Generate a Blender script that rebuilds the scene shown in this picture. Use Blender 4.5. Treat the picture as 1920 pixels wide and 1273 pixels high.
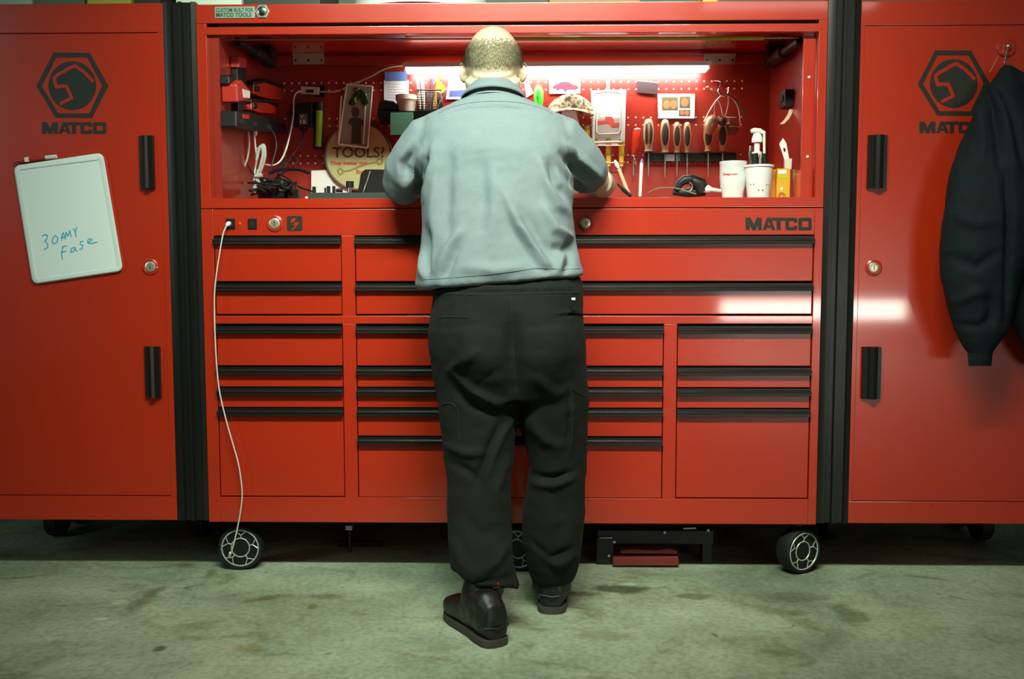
import bpy, bmesh, math, random
import numpy as np
from mathutils import Vector, Matrix, Euler, noise
random.seed(7); np.random.seed(7)
for o in list(bpy.data.objects): bpy.data.objects.remove(o, do_unlink=True)
S = bpy.context.scene
C = S.collection
# ---------------------------------------------------------------- camera
CAM = Vector((0, -3.0, 0.99)); FPX = 1800.0
PIT, YAW, ROL = math.radians(4.47246628), math.radians(1.16116824), math.radians(-0.06196359)
FW = Vector((-math.sin(YAW)*math.cos(PIT), math.cos(YAW)*math.cos(PIT), -math.sin(PIT)))
RT0 = Vector((math.cos(YAW), math.sin(YAW), 0)); UP0 = RT0.cross(FW)
RT = RT0*math.cos(ROL)+UP0*math.sin(ROL); UP = UP0*math.cos(ROL)-RT0*math.sin(ROL)
cam = bpy.data.objects.new('camera', bpy.data.cameras.new('camera')); C.objects.link(cam)
m3 = Matrix((RT, UP, -FW)).transposed()
cam.matrix_world = Matrix.Translation(CAM) @ m3.to_4x4()
cam.data.sensor_width = 36; cam.data.lens = FPX/1920*36; cam.data.clip_start = 0.05
S.camera = cam
# ---------------------------------------------------------------- world, lights, exposure
w = bpy.data.worlds.new('world'); S.world = w; w.use_nodes = True
w.node_tree.nodes['Background'].inputs[0].default_value = (0.75, 1.0, 0.72, 1)
w.node_tree.nodes['Background'].inputs[1].default_value = 0.05
S.view_settings.view_transform = 'Standard'; S.view_settings.look = 'None'
S.view_settings.gamma = 1; S.view_settings.use_curve_mapping = False
S.view_settings.exposure = 0.0
def area(name, loc, tgt, sx, sy, power, col):
    d = bpy.data.lights.new(name, 'AREA'); d.shape = 'RECTANGLE'; d.size = sx; d.size_y = sy
    d.energy = power; d.color = col; d.spread = math.radians(84)
    o = bpy.data.objects.new(name, d); C.objects.link(o); o.location = loc
    o.rotation_euler = (Vector(tgt)-Vector(loc)).to_track_quat('-Z', 'Y').to_euler()
    return o
area('shop_light', (-0.36, -1.75, 2.70), (-0.05, -0.15, 1.15), 0.9, 0.16, 17.5, (0.82, 1.0, 0.82))
area('shop_light', (0.36, -1.80, 2.70), (0.05, -0.15, 1.15), 0.9, 0.16, 15.5, (1.0, 0.97, 0.80))
area('side_daylight', (-3.6, -2.2, 1.9), (-0.6, 0, 0.8), 0.25, 1.4, 3.5, (0.70, 1.0, 0.95))

bay = area('added_fill_light', (2.4, -6.2, 3.4), (2.4, -6.2, 0), 1.6, 0.3, 12, (1.0, 0.97, 0.86)); bay.data.spread = math.pi  # added fill lamp: brightens the far floor and wall mirrored in the paint
# ---------------------------------------------------------------- helpers
def P(px, py, Y):
    "world point seen at photo pixel (px,py) on the vertical plane at depth Y"
    d = FW + RT*((px-960)/FPX) - UP*((py-636.5)/FPX)
    return CAM + d*((Y-CAM.y)/d.y)
def PF(px, py, z=0.0):
    d = FW + RT*((px-960)/FPX) - UP*((py-636.5)/FPX)
    return CAM + d*((z-CAM.z)/d.z)
def px2(Y): return (Y-CAM.y)/FPX      # metres per pixel at depth Y
def lin(h):
    r = [int(h[i:i+2], 16)/255 for i in (0, 2, 4)]
    return tuple(c/12.92 if c <= .04045 else ((c+.055)/1.055)**2.4 for c in r)
MATS = {}
def mat(name, col, rough=.5, metal=0., coat=0., var=0., vscale=8., bump=0., bscale=200., trans=0., emit=0., rvar=0., spec=.5, sheen=0.):
    if name in MATS: return MATS[name]
    m = bpy.data.materials.new(name); m.use_nodes = True; n = m.node_tree.nodes; l = m.node_tree.links
    b = n['Principled BSDF']
    c = lin(col) if isinstance(col, str) else col
    b.inputs['Base Color'].default_value = (*c, 1); b.inputs['Roughness'].default_value = rough
    b.inputs['Metallic'].default_value = metal; b.inputs['Coat Weight'].default_value = coat
    b.inputs['Coat Roughness'].default_value = .06; b.inputs['Specular IOR Level'].default_value = spec
    b.inputs['Transmission Weight'].default_value = trans
    if sheen: b.inputs['Sheen Weight'].default_value = sheen
    if emit:
        b.inputs['Emission Color'].default_value = (*c, 1); b.inputs['Emission Strength'].default_value = emit
    tc = n.new('ShaderNodeTexCoord')
    if var:
        nz = n.new('ShaderNodeTexNoise'); nz.inputs['Scale'].default_value = vscale; nz.inputs['Detail'].default_value = 6
        l.new(tc.outputs['Object'], nz.inputs['Vector'])
        mx = n.new('ShaderNodeMix'); mx.data_type = 'RGBA'
        mx.inputs[6].default_value = (*[x*(1-var) for x in c], 1); mx.inputs[7].default_value = (*[min(1, x*(1+var)) for x in c], 1)
        l.new(nz.outputs['Fac'], mx.inputs[0]); l.new(mx.outputs[2], b.inputs['Base Color'])
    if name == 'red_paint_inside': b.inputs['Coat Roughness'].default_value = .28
    if rvar:
        nz = n.new('ShaderNodeTexNoise'); nz.inputs['Scale'].default_value = 3.5; nz.inputs['Detail'].default_value = 7
        l.new(tc.outputs['Object'], nz.inputs['Vector'])
        mr = n.new('ShaderNodeMapRange'); mr.inputs[3].default_value = max(0.02, rough-rvar); mr.inputs[4].default_value = rough+rvar
        l.new(nz.outputs['Fac'], mr.inputs[0]); l.new(mr.outputs[0], b.inputs['Roughness'])
    if bump:
        nz = n.new('ShaderNodeTexNoise'); nz.inputs['Scale'].default_value = bscale; nz.inputs['Detail'].default_value = 4
        l.new(tc.outputs['Object'], nz.inputs['Vector'])
        bp = n.new('ShaderNodeBump'); bp.inputs['Strength'].default_value = bump; bp.inputs['Distance'].default_value = .002
        l.new(nz.outputs['Fac'], bp.inputs['Height']); l.new(bp.outputs[0], b.inputs['Normal'])
    MATS[name] = m
    return m
RED = mat('red_paint', (.43, .0245, .0060), .30, coat=.70, var=.07, vscale=2.2, rvar=.08)
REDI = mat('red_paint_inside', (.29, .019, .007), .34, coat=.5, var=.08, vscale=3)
BLK = mat('black_trim', '171815', .36, rvar=.08, spec=.4)
BLKP = mat('black_plastic', '141513', .45, spec=.35)
DARK = mat('dark_gap', '120f0d', .8)
DECAL = mat('black_decal', '1c1f18', .5)
CHR = mat('chrome', 'd8dcd6', .18, metal=1.)
STEEL = mat('dull_steel', '9a978c', .42, metal=.8)
ZINC = mat('zinc_plate', 'a9a48f', .5, metal=.5, var=.15, vscale=40)
WHT = mat('white_plastic', 'd9ded6', .4)
PAP = mat('white_paper', 'e4e6e4', .7)
RUB = mat('tyre_rubber', '171916', .65, spec=.3)
CABLEW = mat('white_cable', 'd6d6cc', .5)
CABLEB = mat('black_cable', '151513', .5)

class B:
    "collects simple shapes into one bmesh"
    def __init__(s): s.bm = bmesh.new(); s.mi = 0
    def faces(s, vs, fs):
        v = [s.bm.verts.new(p) for p in vs]
        for f in fs:
            try:
                q = s.bm.faces.new([v[i] for i in f]); q.material_index = s.mi
            except ValueError: pass
        return v
    def box(s, x0, x1, y0, y1, z0, z1, bev=0.):
        x0, x1 = sorted((x0, x1)); y0, y1 = sorted((y0, y1)); z0, z1 = sorted((z0, z1))
        v = s.faces([(x, y, z) for x in (x0, x1) for y in (y0, y1) for z in (z0, z1)],
                    [(0, 1, 3, 2), (4, 6, 7, 5), (0, 4, 5, 1), (2, 3, 7, 6), (0, 2, 6, 4), (1, 5, 7, 3)])
        if bev:
            e = {e for q in v for e in q.link_edges}
            bmesh.ops.bevel(s.bm, geom=list(e), offset=bev, segments=2, affect='EDGES', profile=.7)
        return s
    def loft(s, rings, cap=True, closed=True):
        n = len(rings[0]); V = [[s.bm.verts.new(p) for p in r] for r in rings]
        for a, b in zip(V[:-1], V[1:]):
            for i in range(n if closed else n-1):
                j = (i+1) % n
                q = s.bm.faces.new((a[i], a[j], b[j], b[i])); q.material_index = s.mi; q.smooth = True
        if cap:
            for r in (V[0][::-1], V[-1]):
                q = s.bm.faces.new(r); q.material_index = s.mi
        return s
    def tube(s, pts, r, n=8, cap=True):
        pts = [Vector(p) for p in pts]; rs = r if isinstance(r, (list, tuple)) else [r]*len(pts)
        rings = []; prev = None
        for i, p in enumerate(pts):
            t = (pts[min(i+1, len(pts)-1)]-pts[max(i-1, 0)]).normalized()
            if prev is None:
                a = t.orthogonal().normalized()
            else:
                a = (prev-t*prev.dot(t)); a = a.normalized() if a.length > 1e-6 else t.orthogonal().normalized()
            prev = a; b = t.cross(a)
            rings.append([p+(a*math.cos(2*math.pi*k/n)+b*math.sin(2*math.pi*k/n))*rs[i] for k in range(n)])
        return s.loft(rings, cap)
    def cyl(s, p0, p1, r0, r1=None, n=20): return s.tube([p0, p1], [r0, r0 if r1 is None else r1], n)
    def lathe(s, c, prof, n=28, axis='z', cap=True):
        "prof: list of (radius, height)"
        c = Vector(c); rings = []
        for r, h in prof:
            ring = []
            for k in range(n):
                a = 2*math.pi*k/n; x, y = r*math.cos(a), r*math.sin(a)
                ring.append(c+Vector({'z': (x, y, h), 'y': (x, h, y), 'x': (h, x, y)}[axis]))
            rings.append(ring)
        return s.loft(rings, cap)
    def ell(s, c, r, rot=None, n=20, m=12):
        c = Vector(c); R = rot.to_matrix() if rot else Matrix.Identity(3); rings = []
        for i in range(1, m):
            f = math.pi*i/m
            rings.append([c+R@Vector((r[0]*math.sin(f)*math.cos(2*math.pi*k/n), r[1]*math.sin(f)*math.sin(2*math.pi*k/n), -r[2]*math.cos(f))) for k in range(n)])
        return s.loft(rings)
    def prism(s, pts, d):
        "polygon (world points) pushed along vector d"
        d = Vector(d); a = [s.bm.verts.new(Vector(p)) for p in pts]; b = [s.bm.verts.new(Vector(p)+d) for p in pts]
        n = len(a)
        for f in [a, b[::-1]]+[[a[i], b[i], b[(i+1) % n], a[(i+1) % n]] for i in range(n)]:
            q = s.bm.faces.new(f); q.material_index = s.mi
        return s
    def pxp(s, pts, Y, t):
        "polygon given on the plane at depth Y, thickness t towards the room"
        return s.prism([P(x, y, Y) for x, y in pts], (0, -t, 0))
    def xf(s, M): s.bm.transform(M); return s
ORG = {}
def link_mesh(name, me, mats, parent):
    o = bpy.data.objects.new(name, me); C.objects.link(o)
    for m in (mats if isinstance(mats, (list, tuple)) else [mats]): me.materials.append(m)
    if parent is not None:
        org = ORG.get(parent.name, Vector((0, 0, 0))); o.parent = parent; me.transform(Matrix.Translation(-org)); ORG[o.name] = org
    return o
def fin(bm):
    bmesh.ops.recalc_face_normals(bm, faces=bm.faces[:])
def obj(name, b, mats, parent=None, smooth=None, label=None, kind=None, cat=None, group=None, bevel=0., seg=2):
    bm = b.bm; fin(bm)
    me = bpy.data.meshes.new(name); bm.to_mesh(me); bm.free()
    if parent is None:      # own origin at the base
        co = np.array([v.co for v in me.vertices]); lo = co.min(0); hi = co.max(0)
        org = Vector(((lo[0]+hi[0])/2, (lo[1]+hi[1])/2, lo[2])); me.transform(Matrix.Translation(-org))
        o = link_mesh(name, me, mats, None); o.location = org; ORG[o.name] = org
    else:
        o = link_mesh(name, me, mats, parent)
    if smooth is not None:
        me.shade_smooth() if hasattr(me, 'shade_smooth') else None
        try: me.set_sharp_from_angle(angle=math.radians(smooth))
        except Exception: pass
    if smooth == 40:
        wn = o.modifiers.new('weighted', 'WEIGHTED_NORMAL'); wn.keep_sharp = True; wn.weight = 90
    if bevel:
        md = o.modifiers.new('bevel', 'BEVEL'); md.width = bevel; md.segments = seg; md.limit_method = 'ANGLE'; md.harden_normals = False
    if label: o['label'] = label
    if cat: o['category'] = cat
    if group: o['group'] = group
    if kind: o['kind'] = kind
    return o
def thing(name, label, cat, loc, group=None):
    o = bpy.data.objects.new(name, None); C.objects.link(o); o.location = Vector(loc); o.empty_display_size = .05
    ORG[o.name] = Vector(loc); o['label'] = label; o['category'] = cat
    if group: o['group'] = group
    return o
def text_bm(b, s, p0, width, height, rot=0., th=.0006, off=0., wrap=None, shear=0.):
    "flat lettering in the XZ plane, lower left corner at p0, facing the camera side"
    cu = bpy.data.curves.new('lettering', 'FONT'); cu.body = s; cu.size = 1; cu.offset = off; cu.extrude = .01; cu.shear = shear; cu.resolution_u = 3
    o = bpy.data.objects.new('lettering', cu); C.objects.link(o)
    dg = bpy.context.evaluated_depsgraph_get(); me = bpy.data.meshes.new_from_object(o.evaluated_get(dg))
    bpy.data.objects.remove(o, do_unlink=True); bpy.data.curves.remove(cu)
    co = np.array([v.co for v in me.vertices]); lo, hi = co.min(0), co.max(0)
    p0 = Vector(p0); vs = []
    for x, y, z in co:
        u = (x-lo[0])/(hi[0]-lo[0])*width; v = (y-lo[1])/(hi[1]-lo[1])*height; t = (z-lo[2])/(hi[2]-lo[2])*th
        if wrap:
            cx, cy, r = wrap; a = (p0.x+u-cx)/r
            vs.append((cx+(r+t)*math.sin(a), cy-(r+t)*math.cos(a), p0.z+v))
        else:
            vs.append((p0.x+u*math.cos(rot)-v*math.sin(rot), p0.y-t, p0.z+u*math.sin(rot)+v*math.cos(rot)))
    b.faces(vs, [tuple(p.vertices) for p in me.polygons]); bpy.data.meshes.remove(me)
    return b
def stroke(b, pts, wdt, Y, t=.0006):
    "flat pen stroke through pixel points on the plane at depth Y"
    q = [P(x, y, Y) for x, y in pts]
    for i, (a, c) in enumerate(zip(q[:-1], q[1:])):
        t += .00002; d = (c-a); L = d.length
        if L < 1e-6: continue
        d /= L; nrm = Vector((-d.z, 0, d.x))*wdt/2; e = d*wdt*.25
        b.prism([a-e+nrm, a-e-nrm, c+e-nrm, c+e+nrm], (0, -t, 0))
    return b
def smooth_pts(pts, n=6):
    "Catmull-Rom through points"
    pts = [Vector(p) for p in pts]; out = []
    for i in range(len(pts)-1):
        p0 = pts[max(i-1, 0)]; p1 = pts[i]; p2 = pts[i+1]; p3 = pts[min(i+2, len(pts)-1)]
        for k in range(n):
            t = k/n
            out.append(.5*((2*p1)+(p2-p0)*t+(2*p0-5*p1+4*p2-p3)*t*t+(3*p1-p0-3*p2+p3)*t**3))
    out.append(pts[-1]); return out
def cord(name, label, cat, pts, r, m, parent=None, n=6, group=None):
    b = B().tube(smooth_pts(pts), r, n)
    return obj(name, b, m, parent, smooth=60, label=label, cat=cat, group=group)
# ---------------------------------------------------------------- the setting
def floor_mat():
    m = bpy.data.materials.new('concrete'); m.use_nodes = True; n = m.node_tree.nodes; l = m.node_tree.links
    b = n['Principled BSDF']; b.inputs['Roughness'].default_value = .62; b.inputs['Specular IOR Level'].default_value = .35
    tc = n.new('ShaderNodeTexCoord')
    def nz(sc, det, dist=0., rough=.6, vec=None):
        t = n.new('ShaderNodeTexNoise'); t.inputs['Scale'].default_value = sc; t.inputs['Detail'].default_value = det
        t.inputs['Distortion'].default_value = dist; t.inputs['Roughness'].default_value = rough
        l.new(vec or tc.outputs['Object'], t.inputs['Vector']); return t.outputs['Fac']
    def ramp(src, stops):
        r = n.new('ShaderNodeValToRGB'); e = r.color_ramp.elements
        while len(e) < len(stops): e.new(.5)
        for q, (p, c) in zip(e, stops): q.position = p; q.color = (*c, 1)
        l.new(src, r.inputs[0]); return r.outputs[0]
    def mul(a, c):
        x = n.new('ShaderNodeMix'); x.data_type = 'RGBA'; x.blend_type = 'MULTIPLY'; x.inputs[0].default_value = 1
        l.new(a, x.inputs[6]); l.new(c, x.inputs[7]); return x.outputs[2]
    base = ramp(nz(2.2, 9, .6), [(.30, (.170, .222, .150)), (.50, (.300, .375, .262)), (.68, (.410, .490, .360))])
    st = n.new('ShaderNodeMapping'); st.inputs['Scale'].default_value = (1.0, 1.7, 1); st.inputs['Rotation'].default_value = (0, 0, .35)
    l.new(tc.outputs['Object'], st.inputs['Vector'])
    stain = ramp(nz(3.1, 6, 1.4, .55, st.outputs[0]), [(.28, (.50, .45, .34)), (.44, (.93, .92, .88)), (.62, (1, 1, 1))])
    grit = ramp(nz(60, 5), [(.3, (.72, .72, .70)), (.6, (1.05, 1.05, 1.05))])
    spots = ramp(nz(11, 3, .4), [(.25, (.45, .40, .30)), (.31, (1, 1, 1))])
    c = mul(mul(mul(base, stain), grit), spots)
    wob = n.new('ShaderNodeTexNoise'); wob.inputs['Scale'].default_value = 16; wob.inputs['Detail'].default_value = 5; l.new(tc.outputs['Object'], wob.inputs['Vector'])
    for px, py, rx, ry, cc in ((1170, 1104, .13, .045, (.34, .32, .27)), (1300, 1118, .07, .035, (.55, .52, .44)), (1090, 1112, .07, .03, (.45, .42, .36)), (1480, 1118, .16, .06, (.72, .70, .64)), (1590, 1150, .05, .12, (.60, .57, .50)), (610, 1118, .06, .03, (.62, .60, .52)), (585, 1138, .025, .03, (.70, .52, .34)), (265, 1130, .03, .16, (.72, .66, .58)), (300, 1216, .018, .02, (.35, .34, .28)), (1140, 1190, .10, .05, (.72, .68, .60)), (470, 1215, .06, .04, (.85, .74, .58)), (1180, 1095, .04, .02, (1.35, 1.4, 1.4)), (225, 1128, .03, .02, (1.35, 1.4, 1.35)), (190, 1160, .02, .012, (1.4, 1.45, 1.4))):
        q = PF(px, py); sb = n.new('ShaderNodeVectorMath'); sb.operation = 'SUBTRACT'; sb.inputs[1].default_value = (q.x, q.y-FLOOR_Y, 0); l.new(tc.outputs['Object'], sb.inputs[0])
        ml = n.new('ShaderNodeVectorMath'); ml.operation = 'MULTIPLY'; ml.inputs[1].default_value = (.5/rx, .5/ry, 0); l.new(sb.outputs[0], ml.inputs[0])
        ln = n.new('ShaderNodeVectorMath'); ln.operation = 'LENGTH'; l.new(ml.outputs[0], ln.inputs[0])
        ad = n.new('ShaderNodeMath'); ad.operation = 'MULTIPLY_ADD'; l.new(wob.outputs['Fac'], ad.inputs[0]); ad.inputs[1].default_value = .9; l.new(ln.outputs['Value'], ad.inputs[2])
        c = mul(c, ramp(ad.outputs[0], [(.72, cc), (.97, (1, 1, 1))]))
    l.new(c, b.inputs['Base Color'])
    bp = n.new('ShaderNodeBump'); bp.inputs['Strength'].default_value = .25; bp.inputs['Distance'].default_value = .004
    l.new(nz(45, 8), bp.inputs['Height']); l.new(bp.outputs[0], b.inputs['Normal'])
    return m
FLOOR_Y = -3.5
obj('floor', B().box(-5, 5, -8.2, 1.2, -.08, 0), floor_mat(), kind='structure')
obj('wall_back', B().box(-5, 5, 1.0, 1.2, 0, 3.6), mat('wall_paint', '8fa090', .8, var=.1), kind='structure')
wf = B(); wf.box(-5, 2.2, -8.3, -8.2, 0, 3.6); wf.box(4.35, 5, -8.3, -8.2, 0, 3.6); wf.box(2.2, 4.35, -8.3, -8.2, .57, 3.6); wf.box(2.2, 4.35, -8.3, -8.2, 0, .35)
obj('wall_front', wf, mat('wall_dark', '4a5046', .85, var=.15), kind='structure')
obj('window_1', B().box(2.2, 4.35, -8.28, -8.25, .35, .57), mat('daylight', (1., .97, .86), emit=40.), kind='structure')

# ---------------------------------------------------------------- helper coordinates on the cabinet faces
def zc(py): return P(960, py, 0).z
def xc(px, py): return P(px, py, 0).x
XL, XR = -1.032, .900
ZB, ZS, ZT = zc(981), zc(390), 1.787

MATCO = [[(210,235),(320,235),(395,365),(395,495),(360,495),(305,390),(300,490),(210,490)], [(395,365),(460,235),(575,235),(575,490),(485,490),(485,390),(430,495),(395,495)],
 [(590,490),(690,235),(745,235),(745,300),(670,490)], [(745,235),(780,235),(880,490),(800,490),(735,300)], [(700,390),(770,390),(780,445),(685,445)],
 [(800,235),(1105,235),(1105,300),(800,300)], [(905,300),(1000,300),(1000,490),(905,490)],
 [(1105,262),(1130,238),(1345,238),(1372,262),(1372,340),(1290,340),(1290,308),(1190,308),(1190,425),(1290,425),(1290,400),(1372,400),(1372,468),(1345,495),(1130,495),(1105,468)],
 [(1395,262),(1425,238),(1550,238),(1550,308),(1480,308),(1480,425),(1550,425),(1550,495),(1425,495),(1395,468)], [(1550,238),(1670,238),(1700,262),(1700,468),(1670,495),(1550,495),(1550,425),(1620,425),(1620,308),(1550,308)]]
def matco(b, p0, p1, Y):
    "block lettering stretched over the pixel box p0 (top left) .. p1 (bottom right)"
    for poly in MATCO:
        b.pxp([(p0[0]+(x-210)/1490*(p1[0]-p0[0]), p0[1]+(y-235)/260*(p1[1]-p0[1])) for x, y in poly], Y, .0008)
    return b
def lock(parent, px, py, Y=-.001, r=10):
    c = P(px, py, Y); s = px2(Y)
    b = B().lathe(c, [(r*1.55*s, .002), (r*1.55*s, -.002), (r*1.25*s, -.0045), (r*1.05*s, -.001)], 24, 'y')
    ring = obj('lock', b, RED, parent, smooth=40)
    obj('keyway_face', B().lathe(c, [(r*s, .002), (r*s, -.004), (r*.8*s, -.0055), (r*.5*s, -.0055)], 20, 'y'), mat('lock_steel', 'cfc9ae', .3, metal=.7), ring, smooth=40, label='steel lock face')
    obj('keyhole', B().box(c.x-.0012, c.x+.0012, c.y-.0062, c.y-.005, c.z-r*.45*s, c.z+r*.45*s), DARK, ring)
    return ring
def emblem(parent, dx, dy, Y, px_text0, px_text1):
    h_out = [(458,447),(765,450),(925,730),(785,1005),(475,1003),(310,735)]; h_in = [(478,490),(745,490),(872,728),(762,968),(497,965),(355,735)]
    f = lambda p: (p[0]/4.5475+dx, p[1]/4.5475+dy)
    b = B()
    for i in range(6):
        j = (i+1) % 6; b.pxp([f(h_out[i]), f(h_out[j]), f(h_in[j]), f(h_in[i])], Y, .0008)
    obj('emblem_hexagon', b, DECAL, parent)
    b = B(); b.pxp([f((617+203*math.cos(a*math.pi/24), 730+207*math.sin(a*math.pi/24))) for a in range(48)], Y, .0008)
    d = obj('emblem_disc', b, DECAL, parent)
    ln = [(792,690),(755,650),(700,600),(640,560),(592,580),(545,612),(500,632),(462,665),(470,705),(482,742),(525,735),(568,738),(590,785),(612,838),(575,855),(518,884)]
    obj('emblem_line', stroke(B(), [f(p) for p in ln], 28/4.5475*px2(0), Y-.0008, .0004), RED, d, label='red outline of a snake head')
    obj('lettering', matco(B(), px_text0, px_text1, Y), DECAL, parent)
# ---------------------------------------------------------------- lockers
def locker(label, X0, X1, seam_px, top_px, bot_px, ztop, hx, lockp, em):
    zb, zt, zd0, zd1 = zc(978), ztop, zc(bot_px), zc(top_px)
    t = thing('locker', label, 'cabinet', ((X0+X1)/2, .35, zb))
    b = B(); b.box(X0, X1, .012, .70, zb, zt)
    obj('body', b, RED, t)
    obj('header', B().box(X0, X1, 0, .02, zd1+.0025, zt, .003), RED, t, smooth=40)
    obj('plinth', B().box(X0, X1, 0, .02, zb, zd0-.0025, .003), RED, t, smooth=40)
    side = B()
    if X0 < 0: side.box(seam_px, X1, 0, .02, zd0-.0025, zd1+.0025); dx0, dx1 = X0, seam_px-.0005
    else: side.box(X0, seam_px, 0, .02, zd0-.0025, zd1+.0025); dx0, dx1 = seam_px+.0005, X1
    obj('side_stile', side, RED, t)
    d = obj('door', B().box(dx0, dx1, 0, .02, zd0, zd1, .002), RED, t, smooth=40)
    for x0, x1, y0, y1 in hx:
        p, q = P(x0, y0, 0), P(x1, y1, 0); xm = (p.x+q.x)/2; hw = abs(q.x-p.x)/2
        b = B(); prof = [(-hw, 0), (-hw, -.012), (-hw*.45, -.010), (-hw*.3, -.020), (hw*.05, -.026), (hw*.4, -.022), (hw*.62, -.012), (hw, -.012), (hw, 0)]
        b.loft([[Vector((xm+u, v, q.z)) for u, v in prof], [Vector((xm+u, v, p.z)) for u, v in prof]])
        obj('handle', b, BLK, d, smooth=35, label='black grooved pull handle')
    lock(d, *lockp)
    emblem(d, *em)
    for sx in (.1, .9):      # castors in the dark underneath
        for sy in (.42, .6):
            cx = X0+(X1-X0)*sx
            w_ = obj('castor', B().lathe((cx, sy, .0715), [(.045, -.022), (.068, -.020), (.0715, 0), (.068, .020), (.045, .022)], 24, 'x'), RUB, t, smooth=40)
            obj('castor_fork', B().box(cx-.03, cx+.03, sy-.03, sy+.03, .143, zb), BLKP, w_)
    return t
locker('tall red steel locker with a small whiteboard on its door, left of the bench', -1.80, -1.134, -1.152, 58, 931, 1.792,
       [(263, 292, 255, 354), (273, 304, 649, 744)], (282, 500), (0, 0, -.0002, (79, 229), (199, 251)))
locker('tall red steel locker with a dark jacket on its door, right of the bench', 1.0, 1.68, 1.012, 53, 936, 1.785,
       [(1627, 1659, 254, 354), (1616, 1648, 650, 747)], (1638, 502), (1652.5, -4, -.0002, (1724, 228), (1846, 250)))
# ---------------------------------------------------------------- black corner posts between lockers and bench
def post(x0, x1, label):
    prof = [(0, 0), (.10, -.004), (.24, -.004), (.28, .006), (.44, .006), (.47, -.005), (.56, -.005), (.59, .006), (.82, .006), (.86, -.003), (1, 0)]
    pts = [(x0+u*(x1-x0), v) for u, v in prof]+[(x1, .3), (x0, .3)]
    b = B().loft([[Vector((x, y, z)) for x, y in pts] for z in (zc(978), 1.795)])
    obj('corner_post', b, BLK, smooth=30, label=label, cat='post')
post(-1.1335, XL-.0005, 'black grooved filler post between the left locker and the bench')
post(XR+.0005, .9995, 'black grooved filler post between the bench and the right locker')
# ---------------------------------------------------------------- drawer cabinet
cab = thing('drawer_cabinet', 'wide red rolling drawer cabinet with black full-width handles, under the hutch', 'tool chest', (-.066, .37, 0))
xa0, xa1 = xc(402, 520), xc(641, 520)          # left bay
xb0 = xc(667, 620)                             # centre bay starts
xb1, xc0 = xc(1245, 620), xc(1270, 620)
xe = xc(1523, 620)
zU1, zU0, zL1, zL0 = zc(441), zc(592), zc(607), zc(934)
DEP = .72
b = B(); b.box(XL, XR, .03, DEP, ZB, ZB+.02); b.box(XL, XR, .03, DEP, ZS-.022, ZS-.002); b.box(XL, XL+.012, .03, DEP, ZB, ZS-.002); b.box(XR-.012, XR, .03, DEP, ZB, ZS-.002); b.box(XL, XR, DEP-.012, DEP, ZB, ZS-.002)
obj('carcass', b, RED, cab)
fr = B()
fr.box(XL, xa0, 0, .035, ZB, ZS-.002); fr.box(xe, XR, 0, .035, ZB, ZS-.002)
fr.box(xa0, xe, .001, .035, zU1, ZS-.002); fr.box(xa0, xe, .001, .035, ZB, zL0); fr.box(xa0, xe, .001, .035, zL1, zU0)
fr.box(xa1, xb0, 0, .035, zU0, zU1); fr.box(xa1, xb0, .0015, .035, zL0, zL1); fr.box(xb1, xc0, .0015, .035, zL0, zL1)
obj('front_frame', fr, RED, cab, bevel=.0015)
obj('drawer_gap_backing', B().box(xa0, xe, .034, .05, zL0, zU1), DARK, cab)
DRW = []
g = .0028
def drawer(x0, x1, ytop, ybot):
    z1, z0 = zc(ytop), zc(ybot); hh = .0235
    d = obj('drawer', B().box(x0+g, x1-g, .004, .032, z0+.002, z1-.004, .002), RED, cab, smooth=40)
    prof = [(.006, z1-.0005), (-.001, z1-.0005), (-.001, z1-.0065), (-.010, z1-.0075), (-.0150, z1-.0105), (-.0155, z1-.0125), (-.0125, z1-.0135), (-.0135, z1-hh+.001), (-.010, z1-hh-.0005), (.006, z1-hh)]
    h = B().loft([[Vector((x, y, z)) for y, z in prof] for x in (x0+.0012, x1-.0012)])
    obj('handle', h, BLK, d, smooth=30)
for yt, yb in ((443, 528), (531, 590)): drawer(xa0, xa1, yt, yb); drawer(xb0, xe, yt, yb)
for yt, yb in ((611, 687), (688.5, 727), (727.5, 765.5), (766, 933)): drawer(xa0, xa1, yt, yb); drawer(xc0, xe, yt, yb)
for yt, yb in ((611, 687), (688.5, 727), (727.5, 765.5), (766, 819), (820, 934)): drawer(xb0, xb1, yt, yb)
lock(cab, 515, 419, .0005); lock(cab, 1098, 418, .0005)
obj('lettering', matco(B(), (1398, 408), (1522, 432), .0008), DECAL, cab)
pb = B().prism([P(538+29*u, 405+28*v, .0008) for u, v in ((.08,0),(.92,0),(1,.08),(1,.92),(.92,1),(.08,1),(0,.92),(0,.08))], (0, -.001, 0))
badge = obj('power_badge', pb, DECAL, cab)
bb = B(); bb.pxp([(548, 409), (554, 409), (553, 415), (545, 419), (546, 412)], -.0002, .0004); bb.pxp([(553, 417), (561, 416), (559, 420), (552, 429), (547, 433), (545, 433), (554, 422), (549, 422)], -.0002, .0004)
obj('bolt_mark', bb, RED, badge, label='red lightning bolt mark')
for x0 in (424, 465):
    p, q = P(x0, 410, .001), P(x0+17, 429, .001)
    so = obj('power_socket', B().box(p.x, q.x, -.003, .001, q.z, p.z, .001), BLKP, cab)
    obj('socket_opening', B().box(p.x+.008, q.x-.008, -.0036, -.0025, q.z+.008, p.z-.007), DARK, so)
c = P(450, 419, .001); obj('pilot_light', B().ell(c, (.004, .004, .004), n=12, m=6), mat('pilot_red', (1., .05, .03), .3, emit=.6), cab)
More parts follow.
